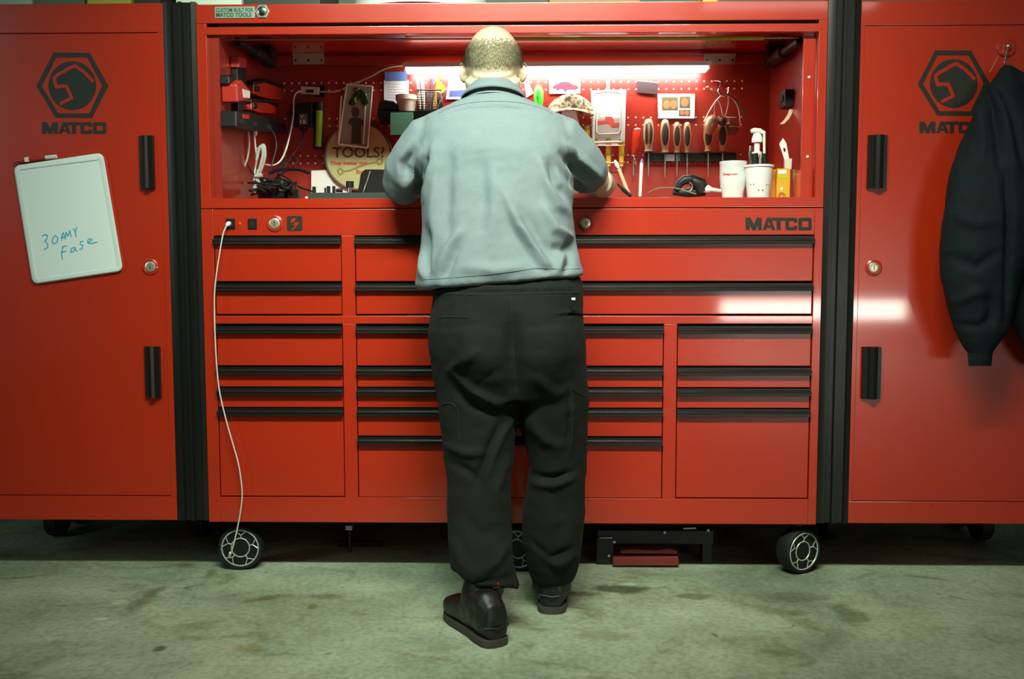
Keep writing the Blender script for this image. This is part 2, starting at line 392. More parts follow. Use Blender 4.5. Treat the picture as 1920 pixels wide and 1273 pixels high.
# castors with spoked chrome rims
def castor(px, Y, ang):
    c = Vector((P(px, 1070, .06).x, Y, 0)); R = .0735
    M = Matrix.Translation(Vector((c.x, c.y, R))) @ Matrix.Rotation(ang, 4, 'Z')
    b = B().lathe((0, 0, 0), [(R*.78, -.012), (R*.82, -.026), (R*.93, -.027), (R*.99, -.018), (R, 0), (R*.99, .018), (R*.93, .027), (R*.82, .026), (R*.78, .012)], 40, 'y', cap=False).xf(M)
    tyre = obj('castor_tyre', b, RUB, cab, smooth=50)
    b = B().lathe((0, 0, 0), [(R*.80, -.020), (R*.3, -.017), (R*.3, .017), (R*.80, .020)], 32, 'y').xf(M)
    obj('castor_disc', b, BLKP, tyre, smooth=40)
    b = B(); ring = [(R*.80*math.cos(a), -.0255, R*.80*math.sin(a)) for a in np.linspace(0, 2*math.pi, 37)]
    b.tube(ring, .0025, 6, cap=False)
    for k in range(5):
        a = 2*math.pi*k/5+.25
        f = lambda r, da, y: (R*r*math.cos(a+da), y, R*r*math.sin(a+da))
        b.tube([f(.40, 0, -.021), f(.56, 0, -.0235)], .0020, 6); b.tube([f(.56, 0, -.0235), f(.80, .30, -.025)], .0017, 6); b.tube([f(.56, 0, -.0235), f(.80, -.30, -.025)], .0017, 6)
    ring2 = [(R*.40*math.cos(t), -.021, R*.42*math.sin(t)) for t in np.linspace(0, 2*math.pi, 25)]
    b.tube(ring2, .0022, 6, cap=False); b.xf(M)
    obj('castor_rim', b, mat('rim_chrome', 'b4c2b4', .35, metal=.35), tyre, smooth=40)
    b = B().box(-.035, .035, -.035, .035, .088, ZB-R+.004); b.box(-.012, .012, .030, .036, -.01, .09); b.xf(M)
    obj('castor_fork', b, BLKP, tyre)
castor(455, .06, 0.05); castor(975, .06, -.35); castor(1494, .05, .50)
castor(455, .60, .3); castor(975, .60, .1); castor(1494, .60, -.2)
# ---------------------------------------------------------------- hutch
hut = thing('hutch', 'open red steel hutch with pegboard back and lit interior, on top of the drawer cabinet', 'tool hutch', (-.066, .33, ZS))
xi0, xi1 = -.966, .880          # inside of the side walls
ZLIP = zc(371); ZW = ZLIP-.010; ZCE = 1.762; YB = .62
zr0, zr1 = zc(62), zc(47.5)
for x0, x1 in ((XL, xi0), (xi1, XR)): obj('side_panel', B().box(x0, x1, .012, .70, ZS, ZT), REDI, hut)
for x0, x1 in ((XL, xc(391, 220)), (xc(1532, 220), XR)): obj('front_stile', B().box(x0, x1, 0, .02, ZS, ZT), RED, hut, bevel=.002)
for u0, u1, scr in ((391, 411, ((401, 148), (405, 296))), (1509, 1532, ((1517, 145), (1514, 294)))):
    fl = obj('inner_flange', B().box(xc(u0, 220), xc(u1, 220), .028, .04, ZW, zr0), RED, hut, bevel=.001)
    for px, py in scr:
        c = P(px, py, .027); obj('flange_screw', B().ell(c, (.0048, .003, .0048), n=12, m=6), WHT, fl, smooth=60)
obj('header', B().box(XL+.001, XR-.001, -.002, .03, zc(40.5), ZT-.001, .002), RED, hut, smooth=40)
b = B(); b.box(XL+.02, XR-.02, -.001, .025, zr0, zr1, .002)
obj('lid_rail', b, RED, hut, smooth=40)
obj('lid_slot', B().box(XL+.02, XR-.02, .012, .03, zr1, zc(40.5)), DARK, hut)
obj('roof_panel', B().box(xi0, xi1, .03, .70, ZCE, ZT), mat('red_gloss_inside', (.42, .014, .007), .16, coat=.8), hut)
obj('worktop', B().box(xi0, xi1, .012, YB+.02, ZS+.002, ZW), RED, hut)
obj('front_lip', B().box(XL+.004, XR-.004, -.0008, .014, ZS+.001, ZLIP, .002), RED, hut, smooth=40)
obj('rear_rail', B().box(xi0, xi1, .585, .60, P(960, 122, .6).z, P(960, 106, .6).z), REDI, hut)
# pegboard: real punched dimples in three double rows
pgb = B(); hp = .0278; hx0 = P(561, 154, YB).x-hp*2; nh = int((xi1-.07-hx0)/hp)
rows = []
for ya, yb_ in ((154, 168), (221, 235), (291, 305)): rows += [P(960, ya, YB).z, P(960, yb_, YB).z]
rows.sort(); zed = [ZW]
def quad(x0, x1, z0, z1): pgb.faces([(x0, YB, z0), (x1, YB, z0), (x1, YB, z1), (x0, YB, z1)], [(0, 1, 2, 3)])
zprev = ZW; hs = .0128
for zr in rows:
    quad(xi0, xi1, zprev, zr-hs); quad(xi0, hx0-hp/2, zr-hs, zr+hs); xend = hx0-hp/2+nh*hp; quad(xend, xi1, zr-hs, zr+hs)
    for k in range(nh):
        cx = hx0+k*hp; sq = []; oc = []; ob = []
        for q in range(8):
            a = math.pi/8+q*math.pi/4; oc.append((cx+.0038*math.cos(a), YB, zr+.0038*math.sin(a))); ob.append((cx+.0034*math.cos(a), YB+.002, zr+.0034*math.sin(a)))
        x0, x1, z0, z1 = cx-hp/2, cx+hp/2, zr-hs, zr+hs
        v = oc+[(x1, YB, z1), (x0, YB, z1), (x0, YB, z0), (x1, YB, z0)]+ob
        pgb.faces(v, [(0, 8, 1), (1, 8, 9, 2), (2, 9, 3), (3, 9, 10, 4), (4, 10, 5), (5, 10, 11, 6), (6, 11, 7), (7, 11, 8, 0)])
        pgb.mi = 1
        pgb.faces(v, [(q, (q+1) % 8, 12+(q+1) % 8, 12+q) for q in range(8)]+[tuple(range(12, 20))]); pgb.mi = 0
    zprev = zr+hs
quad(xi0, xi1, zprev, ZCE)
pgb.box(xi0, xi1, YB+.004, YB+.02, ZW, ZCE)
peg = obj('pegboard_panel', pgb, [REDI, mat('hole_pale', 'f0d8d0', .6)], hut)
for px in (579, 1349):
    b = B(); z0, z1 = P(px, 121, .584).z, P(px, 103, .584).z; x0, x1 = P(px-29, 110, .584).x, P(px+29, 110, .584).x
    b.box(x0, x1, .578, .584, z0, z1, .0015); b.tube([(x0, .575, z1), (x1, .575, z1)], .005, 8)
    h = obj('hinge', b, ZINC, hut, smooth=40)
    for u in (.08, .5, .92): obj('hinge_screw', B().ell((x0+(x1-x0)*u, .578, (z0+z1)/2-.003), (.0045, .002, .0045), n=10, m=6), DARK, h)
# lid rod with a lime sleeve, and the two gas struts
YR = .10
rod = obj('lid_rod', B().cyl(P(418, 74.5, YR), P(1498, 71, YR), .003, n=10), STEEL, hut, smooth=50)
obj('rod_sleeve', B().cyl(P(905, 73.3, YR), P(1432, 71.8, YR), .0062, n=14), mat('lime_sleeve', 'a8a81e', .45), rod, smooth=50, label='lime yellow sleeve on the rod')
for a, c in (((425, 78, .10), (478, 112, .45)), ((1500, 76, .10), (1450, 112, .45))):
    p, q = P(*a), P(*c); p.x = max(min(p.x, xi1-.03), xi0+.03); q.x = max(min(q.x, xi1-.03), xi0+.03)
    st = obj('gas_strut', B().tube([p, p.lerp(q, .55), p.lerp(q, .56), q], [.013, .013, .022, .022], 12), BLKP, hut, smooth=40)
    obj('strut_bracket', B().box(q.x-.02, q.x+.02, q.y-.02, q.y+.05, q.z-.02, ZCE, .003), BLKP, st, smooth=40)
# maker's plate on the header
c = P(403, 13, -.0022); q = P(478, 34, -.0022)
bd = obj('name_plate', B().box(c.x, q.x, -.0045, -.002, q.z, c.z, .0006), mat('plate_silver', 'a9c4b0', .35, metal=.55), hut)
lt = B(); text_bm(lt, 'CUSTOM BUILT FOR', (c.x+.004, -.0046, c.z-.016), q.x-c.x-.008, .012, off=.02); text_bm(lt, 'MATCO TOOLS', (c.x+.004, -.0046, q.z+.0035), q.x-c.x-.014, .013, off=.03)
obj('lettering', lt, mat('plate_ink', '2f4a3c', .5), bd)
hx = [P(492+13.5*math.cos(math.radians(60*k)), 21.5+14*math.sin(math.radians(60*k)), -.0022) for k in range(6)]
hb = obj('hexagon_badge', B().prism(hx, (0, -.004, 0)), mat('badge_silver', 'c4d6c8', .25, metal=.75), hut, bevel=.001)
c = P(492, 21.5, -.0022); obj('badge_dome', B().ell((c.x, -.006, c.z), (.015, .0035, .015), n=20, m=8), CHR, hb, smooth=60)
# ---------------------------------------------------------------- LED work light under the hutch roof
x0, x1 = P(765, 124, .56).x, P(1322, 124, .56).x; zl = P(1040, 124, .56).z
wl = thing('work_light', 'long glowing white work light under the hutch roof above the pegboard', 'light', ((x0+x1)/2, .57, zl-.02))
zl = P(1040, 126, .52).z
b = B(); b.box(x0-.01, x1+.01, .486, .566, zl+.008, zl+.013, .002); b.box(x0-.01, x1+.01, .486, .490, zl-.003, zl+.010)
obj('light_housing', b, WHT, wl)
for xx in (x0-.008, x1+.001): obj('end_cap', B().box(xx, xx+.008, .488, .566, zl-.012, zl+.008, .002), WHT, wl, smooth=40)
dif = [(.491, zl+.008), (.491, zl-.002), (.525, zl-.010), (.560, zl-.014), (.564, zl+.008)]
obj('light_diffuser', B().loft([[Vector((x, y, z)) for y, z in dif] for x in (x0, x1)]), mat('led_glow', (1., .95, .90), emit=27.), wl, smooth=30)
# ---------------------------------------------------------------- the mechanic
def ring(cx, cy, z, rx, ry, n=28, e=2.3, tilt=0., tx=0.):
    out = []
    for k in range(n):
        a = 2*math.pi*k/n; c, s = math.cos(a), math.sin(a)
        x = rx*math.copysign(abs(c)**(2/e), c); y = ry*math.copysign(abs(s)**(2/e), s)
        out.append(Vector((cx+x, cy+y, z+tilt*y+tx*x)))
    return out
def pxring(py, xl, xr, cy, ry, e=2.3, tilt=0., dyl=0., n=28):
    "horizontal body section whose outline passes photo pixels xl and xr; dyl tips the left side down"
    a, b = P(xl, py+dyl, cy), P(xr, py, cy)
    return ring((a.x+b.x)/2, cy, (a.z+b.z)/2, (b.x-a.x)/2, ry, n, e, tilt, (b.z-a.z)/max(1e-6, b.x-a.x))
def remesh(b, voxel, smooth_it=6, sm=.5):
    fin(b.bm)
    me = bpy.data.meshes.new('tmp'); b.bm.to_mesh(me); b.bm.free(); o = bpy.data.objects.new('tmp', me); C.objects.link(o)
    r = o.modifiers.new('r', 'REMESH'); r.mode = 'VOXEL'; r.voxel_size = voxel; r.adaptivity = 0
    k = o.modifiers.new('s', 'SMOOTH'); k.iterations = smooth_it; k.factor = sm
    dg = bpy.context.evaluated_depsgraph_get(); out = bpy.data.meshes.new_from_object(o.evaluated_get(dg))
    bpy.data.objects.remove(o, do_unlink=True); bpy.data.meshes.remove(me)
    return out
def arr(me):
    n = len(me.vertices); co = np.empty(n*3); me.vertices.foreach_get('co', co); no = np.empty(n*3); me.vertices.foreach_get('normal', no)
    return co.reshape(-1, 3), no.reshape(-1, 3)
def fold(me, strokes, Y, side=-1, lim=.15, amp=1.6):
    "cloth folds: each stroke (pixel points at depth Y, half width m, height m) raises or sinks a soft ridge on the side that faces the room"
    co, no = arr(me); d = np.zeros(len(co)); f = np.clip((side*no[:, 1]*1.0+lim)/.5, 0, 1)
    for pts, wd, h in strokes:
        q = np.array([[P(x, y, Y).x, P(x, y, Y).z] for x, y in pts]); best = np.full(len(co), 9.); tt = np.zeros(len(co)); m = len(q)-1
        for i in range(m):
            a, b = q[i], q[i+1]; ab = b-a; t = np.clip(((co[:, [0, 2]]-a)@ab)/(ab@ab), 0, 1)
            dist = np.linalg.norm(co[:, [0, 2]]-(a+t[:, None]*ab), axis=1); w_ = dist < best; best[w_] = dist[w_]; tt[w_] = (i+t[w_])/m
        env = np.sin(np.clip(tt*.94+.03, 0, 1)*math.pi)**.6
        d += amp*h*env*np.exp(-(best/wd)**2)
    co += no*(d*f)[:, None]
    me.vertices.foreach_set('co', co.ravel()); me.update()
def wrinkle(me, amp, sc, stretch=(1, 1, 1)):
    co, no = arr(me); d = np.array([noise.noise(Vector((c[0]*sc*stretch[0], c[1]*sc*stretch[1], c[2]*sc*stretch[2]))) for c in co])
    co += no*(amp*d)[:, None]; me.vertices.foreach_set('co', co.ravel()); me.update()

SKIN = mat('skin', (.50, .405, .295), .45, var=.10, vscale=30, bump=.15, bscale=350)
SHIRT = mat('shirt_cloth', (.155, .203, .220), .85, var=.16, vscale=260, bump=.5, bscale=700, sheen=.05)
PANTS = mat('trouser_cloth', (.0085, .0115, .0085), .85, var=.25, vscale=14, bump=.4, bscale=600, spec=.15, sheen=.015)
BOOT = mat('boot_leather', (.007, .0075, .0065), .45, var=.3, vscale=25, bump=.3, bscale=120)
SOLE = mat('boot_sole', (.045, .040, .029), .8, var=.3, vscale=30)
man = thing('person', 'balding man in blue-grey work shirt and black trousers leaning over the bench, seen from behind', 'person', (-.06, -.33, 0))
# --- shirt
YT = -.21
b = B()
b.loft([pxring(186, 884, 968, -.165, .062, tilt=-.25), pxring(194, 858, 996, -.17, .085, tilt=-.12), pxring(205, 824, 1030, -.175, .100), pxring(222, 795, 1058, -.185, .115), pxring(250, 787, 1070, -.195, .128),
        pxring(290, 783, 1077, -.205, .142), pxring(340, 785, 1077, -.21, .150), pxring(390, 790, 1074, -.22, .154), pxring(430, 792, 1077, -.232, .155), pxring(470, 787, 1084, -.245, .156),
        pxring(500, 781, 1092, -.258, .157, dyl=6), pxring(513, 778, 1097, -.264, .156, dyl=22), pxring(517, 784, 1092, -.266, .148, dyl=26)])
def limb(b, pts, n=18):
    "pts: (px, py, Y, radius in px across, depth factor)"
    b.tube([P(x, y, Y) for x, y, Y, r in pts], [r*px2(Y) for x, y, Y, r in pts], n)
LS = [(838, 246, -.185, 40), (802, 262, -.185, 45), (779, 292, -.175, 44), (762, 322, -.155, 43), (755, 346, -.12, 38), (755, 350, -.085, 35)]
RS = [(1018, 246, -.185, 40), (1052, 262, -.185, 44), (1080, 292, -.165, 42), (1098, 318, -.135, 41), (1106, 330, -.10, 38)]
limb(b, LS); limb(b, RS)
me = remesh(b, .0065, 5)
fold(me, [
    ([(770, 250), (742, 300), (737, 345)], .016, .006), ([(765, 275), (748, 300), (752, 318)], .012, -.012), ([(790, 270), (768, 318), (738, 352)], .012, .007),
    ([(800, 290), (785, 322), (770, 365)], .014, -.014), ([(812, 262), (800, 320), (792, 372)], .012, .006),
    ([(845, 270), (838, 330), (836, 400), (842, 455)], .020, -.006), ([(815, 290), (812, 370), (806, 440)], .016, .006), ([(868, 430), (845, 460), (822, 505)], .014, .008), ([(862, 460), (845, 500), (835, 522)], .012, -.006),
    ([(800, 430), (795, 480), (802, 515)], .012, -.014), ([(786, 470), (790, 500), (796, 520)], .010, .008),
    ([(1062, 262), (1092, 290), (1135, 322)], .011, .009), ([(1050, 275), (1085, 310), (1120, 335)], .015, -.013), ([(1045, 300), (1080, 340), (1105, 355)], .014, -.008),
    ([(1010, 290), (1022, 340), (1044, 385), (1062, 395)], .013, .009), ([(1032, 300), (1045, 345), (1066, 372)], .012, -.010),
    ([(940, 350), (975, 425), (1010, 475), (1035, 508)], .014, .011), ([(955, 420), (985, 470), (1005, 500)], .016, -.006), ([(985, 400), (1015, 455), (1040, 490)], .018, -.009),
    ([(1018, 385), (1040, 430), (1075, 447)], .012, .011), ([(1035, 462), (1060, 468), (1078, 450)], .012, -.010), ([(1075, 455), (1070, 490), (1058, 512)], .010, -.008), ([(1055, 470), (1048, 495), (1046, 510)], .010, .007),
    ([(900, 280), (905, 360), (900, 440)], .022, -.005), ([(920, 300), (928, 380), (925, 450)], .020, .005),
    ([(870, 500), (930, 508), (985, 500)], .016, .006), ([(1005, 500), (1022, 508), (1040, 503)], .009, -.0035),
    ([(828, 205), (880, 192), (930, 190), (975, 193), (1022, 203)], .0035, .0035), ([(828, 210), (880, 197), (930, 195), (975, 198), (1022, 208)], .003, -.003)], YT-.13, amp=2.0)
wrinkle(me, .0035, 14); wrinkle(me, .0012, 45)
me.shade_smooth(); shirt = link_mesh('shirt', me, SHIRT, man); shirt['label'] = 'blue-grey short sleeved work shirt hanging over the waistband'
# collar
b = B(); cr = []
for k in range(29):
    a = math.pi*2*(k/28)*.86+math.pi*.57+.44*.5; cr.append(a)
def collar_ring(py, wpx, cy, ry, tilt):
    a, c = P(925-wpx, py, cy), P(925+wpx, py, cy)
    return [Vector(((a.x+c.x)/2+(c.x-a.x)/2*math.cos(t), cy+ry*math.sin(t), a.z+tilt*ry*math.sin(t))) for t in cr]
b.loft([collar_ring(196, 58, -.168, .078, -.28), collar_ring(180, 50, -.162, .066, -.28), collar_ring(164, 42, -.150, .060, -.28), collar_ring(162, 45, -.149, .066, -.28), collar_ring(174, 53, -.160, .076, -.30), collar_ring(190, 64, -.170, .089, -.34), collar_ring(191, 61, -.170, .083, -.34)], cap=False, closed=False)
co_ = obj('shirt_collar', b, SHIRT, man, smooth=80)
sd = co_.modifiers.new('s', 'SUBSURF'); sd.levels = 1; sd.render_levels = 1
# sleeve hems and yoke seam are folds of the shirt; trousers next
b = B()
b.loft([pxring(503, 826, 1080, -.268, .105), pxring(520, 818, 1089, -.270, .122), pxring(540, 812, 1094, -.275, .142), pxring(580, 809, 1094, -.282, .150), pxring(620, 803, 1097, -.287, .158), pxring(660, 804, 1099, -.290, .156), pxring(700, 812, 1101, -.290, .145), pxring(742, 820, 1102, -.290, .115)])
def leg(rows):
    b.loft([pxring(py, xl, xr, cy, max(.02, px2(cy)*(xr-xl)*.5*f), e=2.15, dyl=dy, n=24) for py, xl, xr, cy, f, dy in rows])
leg([(625, 806, 955, -.29, 1.0, 0), (700, 812, 964, -.295, 1.0, 0), (760, 820, 968, -.30, .98, 0), (800, 826, 968, -.31, .98, 0), (850, 832, 963, -.325, .98, 0), (900, 837, 958, -.345, 1., 0), (950, 839, 957, -.37, 1., 0), (1000, 840, 958, -.40, 1., 0),
     (1035, 843, 961, -.425, .98, 0), (1058, 845, 965, -.44, .95, 4), (1066, 848, 966, -.443, .93, 2), (1074, 866, 967, -.446, .86, -2), (1092, 870, 974, -.452, .86, -8), (1102, 878, 976, -.455, .80, -14)])
leg([(625, 945, 1096, -.29, 1.0, 0), (700, 955, 1101, -.288, 1.0, 0), (760, 965, 1104, -.286, .98, 0), (800, 974, 1102, -.284, .98, 0), (830, 984, 1100, -.283, .98, 0), (870, 991, 1099, -.282, .98, 0), (910, 988, 1098, -.282, 1., 0), (960, 979, 1098, -.284, 1., 0),
     (1010, 978, 1093, -.288, 1., 0), (1045, 984, 1088, -.29, .98, 0), (1070, 990, 1083, -.29, .95, 0), (1090, 997, 1074, -.29, .92, 0)])
me = remesh(b, .0065, 5)
fold(me, [
    ([(960, 600), (962, 660), (966, 740)], .022, -.016), ([(880, 610), (890, 660), (920, 700)], .05, .014), ([(1030, 610), (1035, 660), (1010, 700)], .05, .014),
    ([(905, 655), (860, 680), (835, 700)], .012, .007), ([(850, 700), (890, 735), (925, 752), (965, 765)], .011, .012), ([(850, 725), (885, 760), (930, 775)], .014, -.008),
    ([(940, 800), (915, 850), (890, 915)], .013, -.011), ([(965, 780), (935, 830), (905, 900)], .012, .007), ([(835, 840), (870, 850), (912, 850)], .011, .008), ([(840, 870), (875, 880), (900, 900)], .012, -.007),
    ([(950, 870), (930, 920), (940, 955)], .012, .007), ([(850, 1000), (870, 1040), (905, 1062)], .014, .009), ([(955, 1010), (930, 1040), (905, 1052)], .013, .010), ([(850, 1045), (900, 1072), (965, 1080)], .009, .009), ([(855, 1060), (905, 1085), (960, 1092)], .008, -.009),
    ([(870, 960), (905, 990), (945, 985)], .018, -.006),
    ([(1072, 730), (1074, 800), (1070, 860)], .006, .007), ([(1068, 730), (1069, 800), (1066, 860)], .005, -.006), ([(1000, 905), (1040, 905), (1075, 895)], .010, -.010), ([(1000, 920), (1040, 918), (1080, 905)], .010, .009),
    ([(985, 790), (1020, 830), (1060, 850)], .016, .006), ([(1010, 1045), (1045, 1070), (1080, 1055)], .011, .009), ([(1000, 1030), (1030, 1058), (1075, 1040)], .010, -.008), ([(1000, 700), (1040, 740), (1075, 735)], .018, .006), ([(1050, 940), (1060, 990), (1040, 1030)], .02, -.006),
    ([(1040, 590), (1070, 586), (1096, 590)], .004, .004), ([(1040, 594), (1070, 590), (1096, 594)], .004, -.004), ([(830, 545), (900, 548), (1000, 546), (1090, 545)], .004, -.004)], -.42, lim=.25)
wrinkle(me, .004, 12); wrinkle(me, .0015, 40)
me.shade_smooth(); tr = link_mesh('trousers', me, PANTS, man); tr['label'] = 'black cargo work trousers bunched over the boots'
c = P(1075, 560, -.395); obj('pocket_tag', B().box(c.x-.005, c.x+.005, -.404, -.396, c.z-.003, c.z+.003), WHT, tr, label='small white tag at the back pocket')
from mathutils.bvhtree import BVHTree
def seam(parent, name, src, px, r, m, lift=.0004):
    "a thin stitched edge following the cloth under the given pixels"
    off = ORG['person']; bv = BVHTree.FromPolygons([v.co+off for v in src.vertices], [tuple(p.vertices) for p in src.polygons]); q = []
    for p in smooth_pts([(x, y, 0) for x, y in px], 8):
        d = (P(p[0], p[1], 0)-CAM).normalized(); h = bv.ray_cast(CAM, d)
        if h[0] is not None: q.append(h[0]+h[1]*lift)
    if len(q) > 1: obj(name, B().tube(q, r, 6), m, parent, smooth=60)
SEAM = mat('shirt_seam', (.112, .148, .160), .9)
seam(shirt, 'yoke_seam', shirt.data, [(822, 213), (850, 200), (890, 192), (930, 190), (975, 193), (1015, 203), (1036, 214)], .0011, SEAM)
seam(shirt, 'hem_stitching', shirt.data, [(790, 524), (830, 522), (900, 516), (960, 509), (1010, 503), (1060, 505), (1088, 503)], .0009, SEAM)
seam(shirt, 'sleeve_seam', shirt.data, [(802, 228), (796, 260), (792, 300), (790, 335)], .0010, SEAM)
seam(shirt, 'sleeve_seam', shirt.data, [(1052, 228), (1060, 255), (1066, 285), (1072, 320)], .0010, SEAM)
PSEAM = mat('trouser_seam', (.004, .0055, .004), .9)
seam(tr, 'cargo_pocket_edge', tr.data, [(1071, 728), (1072, 770), (1072, 820), (1069, 862)], .0016, PSEAM)
seam(tr, 'cargo_pocket_edge', tr.data, [(1071, 728), (1085, 738), (1097, 742)], .0016, PSEAM)
seam(tr, 'cargo_pocket_edge', tr.data, [(828, 760), (845, 756), (858, 772), (860, 830)], .0016, PSEAM)
seam(tr, 'back_pocket_edge', tr.data, [(1040, 588), (1065, 585), (1092, 588)], .0016, PSEAM)
seam(tr, 'back_pocket_edge', tr.data, [(822, 596), (850, 594), (880, 596)], .0016, PSEAM)
seam(tr, 'seat_seam', tr.data, [(958, 548), (961, 620), (965, 700), (967, 752)], .0013, PSEAM)
seam(tr, 'waistband_edge', tr.data, [(824, 551), (900, 553), (1000, 551), (1088, 549)], .0013, PSEAM)
# --- boots
def boot(heel_px, toe_dir, shaft, nm):
    h = PF(*heel_px); a = math.atan2(toe_dir[1], toe_dir[0])    # heel on the floor, toe direction
    M = Matrix.Translation(Vector((h.x, h.y, 0))) @ Matrix.Rotation(a, 4, 'Z')
    def sec(u, hw, z0, z1, e=2.6, n=20):
        zc_, rz = (z0+z1)/2, (z1-z0)/2
        return [Vector((u, hw*math.copysign(abs(math.cos(2*math.pi*k/n))**(2/e), math.cos(2*math.pi*k/n)), zc_+rz*math.copysign(abs(math.sin(2*math.pi*k/n))**(2/e), math.sin(2*math.pi*k/n)))) for k in range(n)]
    b = B(); b.loft([sec(u, hw, .012, zt) for u, hw, zt in ((.004, .026, .075), (.012, .036, .11), (.05, .042, .135), (.10, .043, .13), (.145, .044, .108), (.185, .047, .086), (.22, .048, .076), (.25, .043, .068), (.268, .031, .056), (.276, .018, .044))])
    b.xf(M)
    top = [Vector(P(x, y, Y)) for x, y, Y in shaft]
    p0 = M @ Vector((.062, 0, .06))
    b.tube([p0, p0.lerp(top[0], .35), p0.lerp(top[0], .7), top[0], top[1]], [.048, .050, .054, .056, .057], 20)
    me = remesh(b, .005, 5); wrinkle(me, .003, 30); me.shade_smooth()
    bt = link_mesh(nm, me, BOOT, man)
    def out(grow, z):
        pts = []
        for u, hw in ((-.002, .012), (.004, .028), (.02, .038), (.06, .041), (.11, .039), (.15, .042), (.20, .047), (.24, .044), (.264, .032), (.278, .016)): pts.append((u, hw+grow))
        full = [(u, w_) for u, w_ in pts]+[(u, -w_) for u, w_ in pts[::-1]]
        return [Vector((u, v, z)) for u, v in full]
    b = B(); b.loft([out(.000, 0), out(.002, .003), out(.002, .017), out(.000, .020)]); b.xf(M); obj('boot_sole', b, SOLE, bt, smooth=40, label='worn brownish rubber sole')
    b = B(); b.tube([M @ Vector((.012, -.036, .052)), M @ Vector((-.001, 0, .05)), M @ Vector((.012, .036, .052))], .0035, 8); obj('heel_seam', b, BOOT, bt, smooth=60)
    return bt
lb = boot((934, 1214), (-.50, .87), ((902, 1120, -.47), (912, 1085, -.455)), 'boot')
rb = boot((1034, 1152), (.06, 1.), ((1034, 1110, -.285), (1036, 1070, -.285)), 'boot')
lb['label'] = 'left boot, turned out'; rb['label'] = 'right boot, nearer the cabinet'
c = P(930, 1098, -.515); obj('boot_pull_tab', B().box(-.010, .010, -.002, .002, -.006, .006).xf(Matrix.Translation(c) @ Matrix.Rotation(-.3, 4, 'Y')), mat('tab_red', '7a2a1e', .7), lb, label='red pull tab')
# --- body: one continuous figure under the clothes
b = B()
HC = P(925, 118, -.125)                       # head centre
HR = Euler((math.radians(-22), 0, 0))         # bowed towards the worktop
def H(x, y, z): return HC+HR.to_matrix() @ Vector((x, y, z))
b.ell(HC, (.083, .100, .104), HR, 28, 18)
b.ell(H(0, .022, -.062), (.062, .070, .075), HR, 24, 14)           # jaw and cheeks
b.ell(H(0, .085, -.108), (.026, .018, .018), HR, 14, 10)           # chin
b.ell(H(0, .101, -.030), (.013, .022, .024), Euler((math.radians(8), 0, 0)), 14, 10)   # nose
b.ell(H(0, .100, -.070), (.026, .010, .007), HR, 14, 8); b.ell(H(0, .098, -.082), (.022, .010, .007), HR, 14, 8)   # lips
b.ell(H(0, .086, .020), (.058, .014, .012), HR, 16, 8)             # brow
for s in (-1, 1):
    b.ell(H(s*.088, .004, -.028), (.008, .020, .033), Euler((math.radians(-30), 0, s*.35)), 14, 10)   # ears
    b.ell(H(s*.086, .008, -.050), (.007, .010, .012), HR, 10, 8)
b.tube([H(0, -.028, -.045), P(925, 160, -.150), P(925, 185, -.165), P(925, 215, -.18)], [.064, .064, .066, .075], 20)
b.tube([H(-.055, -.035, -.075), P(893, 178, -.16)], [.026, .03], 12); b.tube([H(.055, -.035, -.075), P(957, 178, -.16)], [.026, .03], 12)
b.loft([pxring(200, 850, 1005, -.175, .06), pxring(222, 812, 1042, -.185, .085), pxring(260, 800, 1055, -.195, .105), pxring(340, 800, 1062, -.21, .125), pxring(430, 806, 1060, -.23, .13), pxring(520, 832, 1076, -.27, .098), pxring(620, 820, 1082, -.287, .125), pxring(690, 830, 1085, -.29, .11)])
b.tube([P(890, 680, -.29), P(895, 860, -.33), P(902, 1030, -.42), P(905, 1150, -.49)], [.09, .066, .052, .042], 16)
b.tube([P(1030, 680, -.29), P(1043, 860, -.283), P(1038, 1030, -.288), P(1035, 1120, -.29)], [.09, .066, .052, .042], 16)
ELB_L, ELB_R = P(750, 348, -.045), P(1122, 340, -.05)
WR_L, WR_R = Vector((-.235, .155, ZW+.040)), Vector((.155, .165, ZW+.040))
b.tube([P(836, 246, -.185), P(800, 268, -.18), P(768, 318, -.13), P(757, 345, -.08), ELB_L], [.05, .052, .046, .042, .040], 16)
b.tube([P(1020, 246, -.185), P(1052, 268, -.18), P(1086, 312, -.12), P(1112, 338, -.075), ELB_R], [.05, .052, .046, .042, .040], 16)
for e_, w_, s in ((ELB_L, WR_L, 1), (ELB_R, WR_R, -1)):
    out_ = Vector((-s*.030, 0, 0))
    b.tube([e_, e_.lerp(w_, .3)+out_, e_.lerp(w_, .65)+out_*.5, w_], [.043, .044, .035, .027], 16)
    d = (w_-e_); d.z = 0; d.normalize(); d = (d+Vector((s*.25, .1, 0))).normalized(); r_ = Vector((d.y, -d.x, 0))*s     # r_ points to the thumb side
    pc = w_+d*.05+Vector((0, 0, -.006))
    b.ell(pc, (.043, .052, .017), Euler((0, 0, math.atan2(-d.x, d.y))), 18, 10); b.tube([w_, pc], [.027, .024], 12)
    for k, L in enumerate((.072, .082, .077, .060)):
        off = r_*(.030-.020*k); k0 = pc+off+d*.036
        k1 = k0+d*L*.45+Vector((0, 0, .006)); k2 = k1+d*L*.32+Vector((0, 0, -.012)); k3 = k2+d*L*.16+Vector((0, 0, -.016))
        b.tube([pc+off*.8, k0, k1, k2, k3], [.011, .0105, .0095, .0088, .0075], 10)
    t0 = w_+d*.02+r_*.018; b.tube([t0, t0+d*.028+r_*.028+Vector((0, 0, -.006)), t0+d*.058+r_*.034+Vector((0, 0, -.014)), t0+d*.078+r_*.028+Vector((0, 0, -.020))], [.015, .013, .011, .009], 10)
me = remesh(b, .0048, 3); wrinkle(me, .0012, 30)
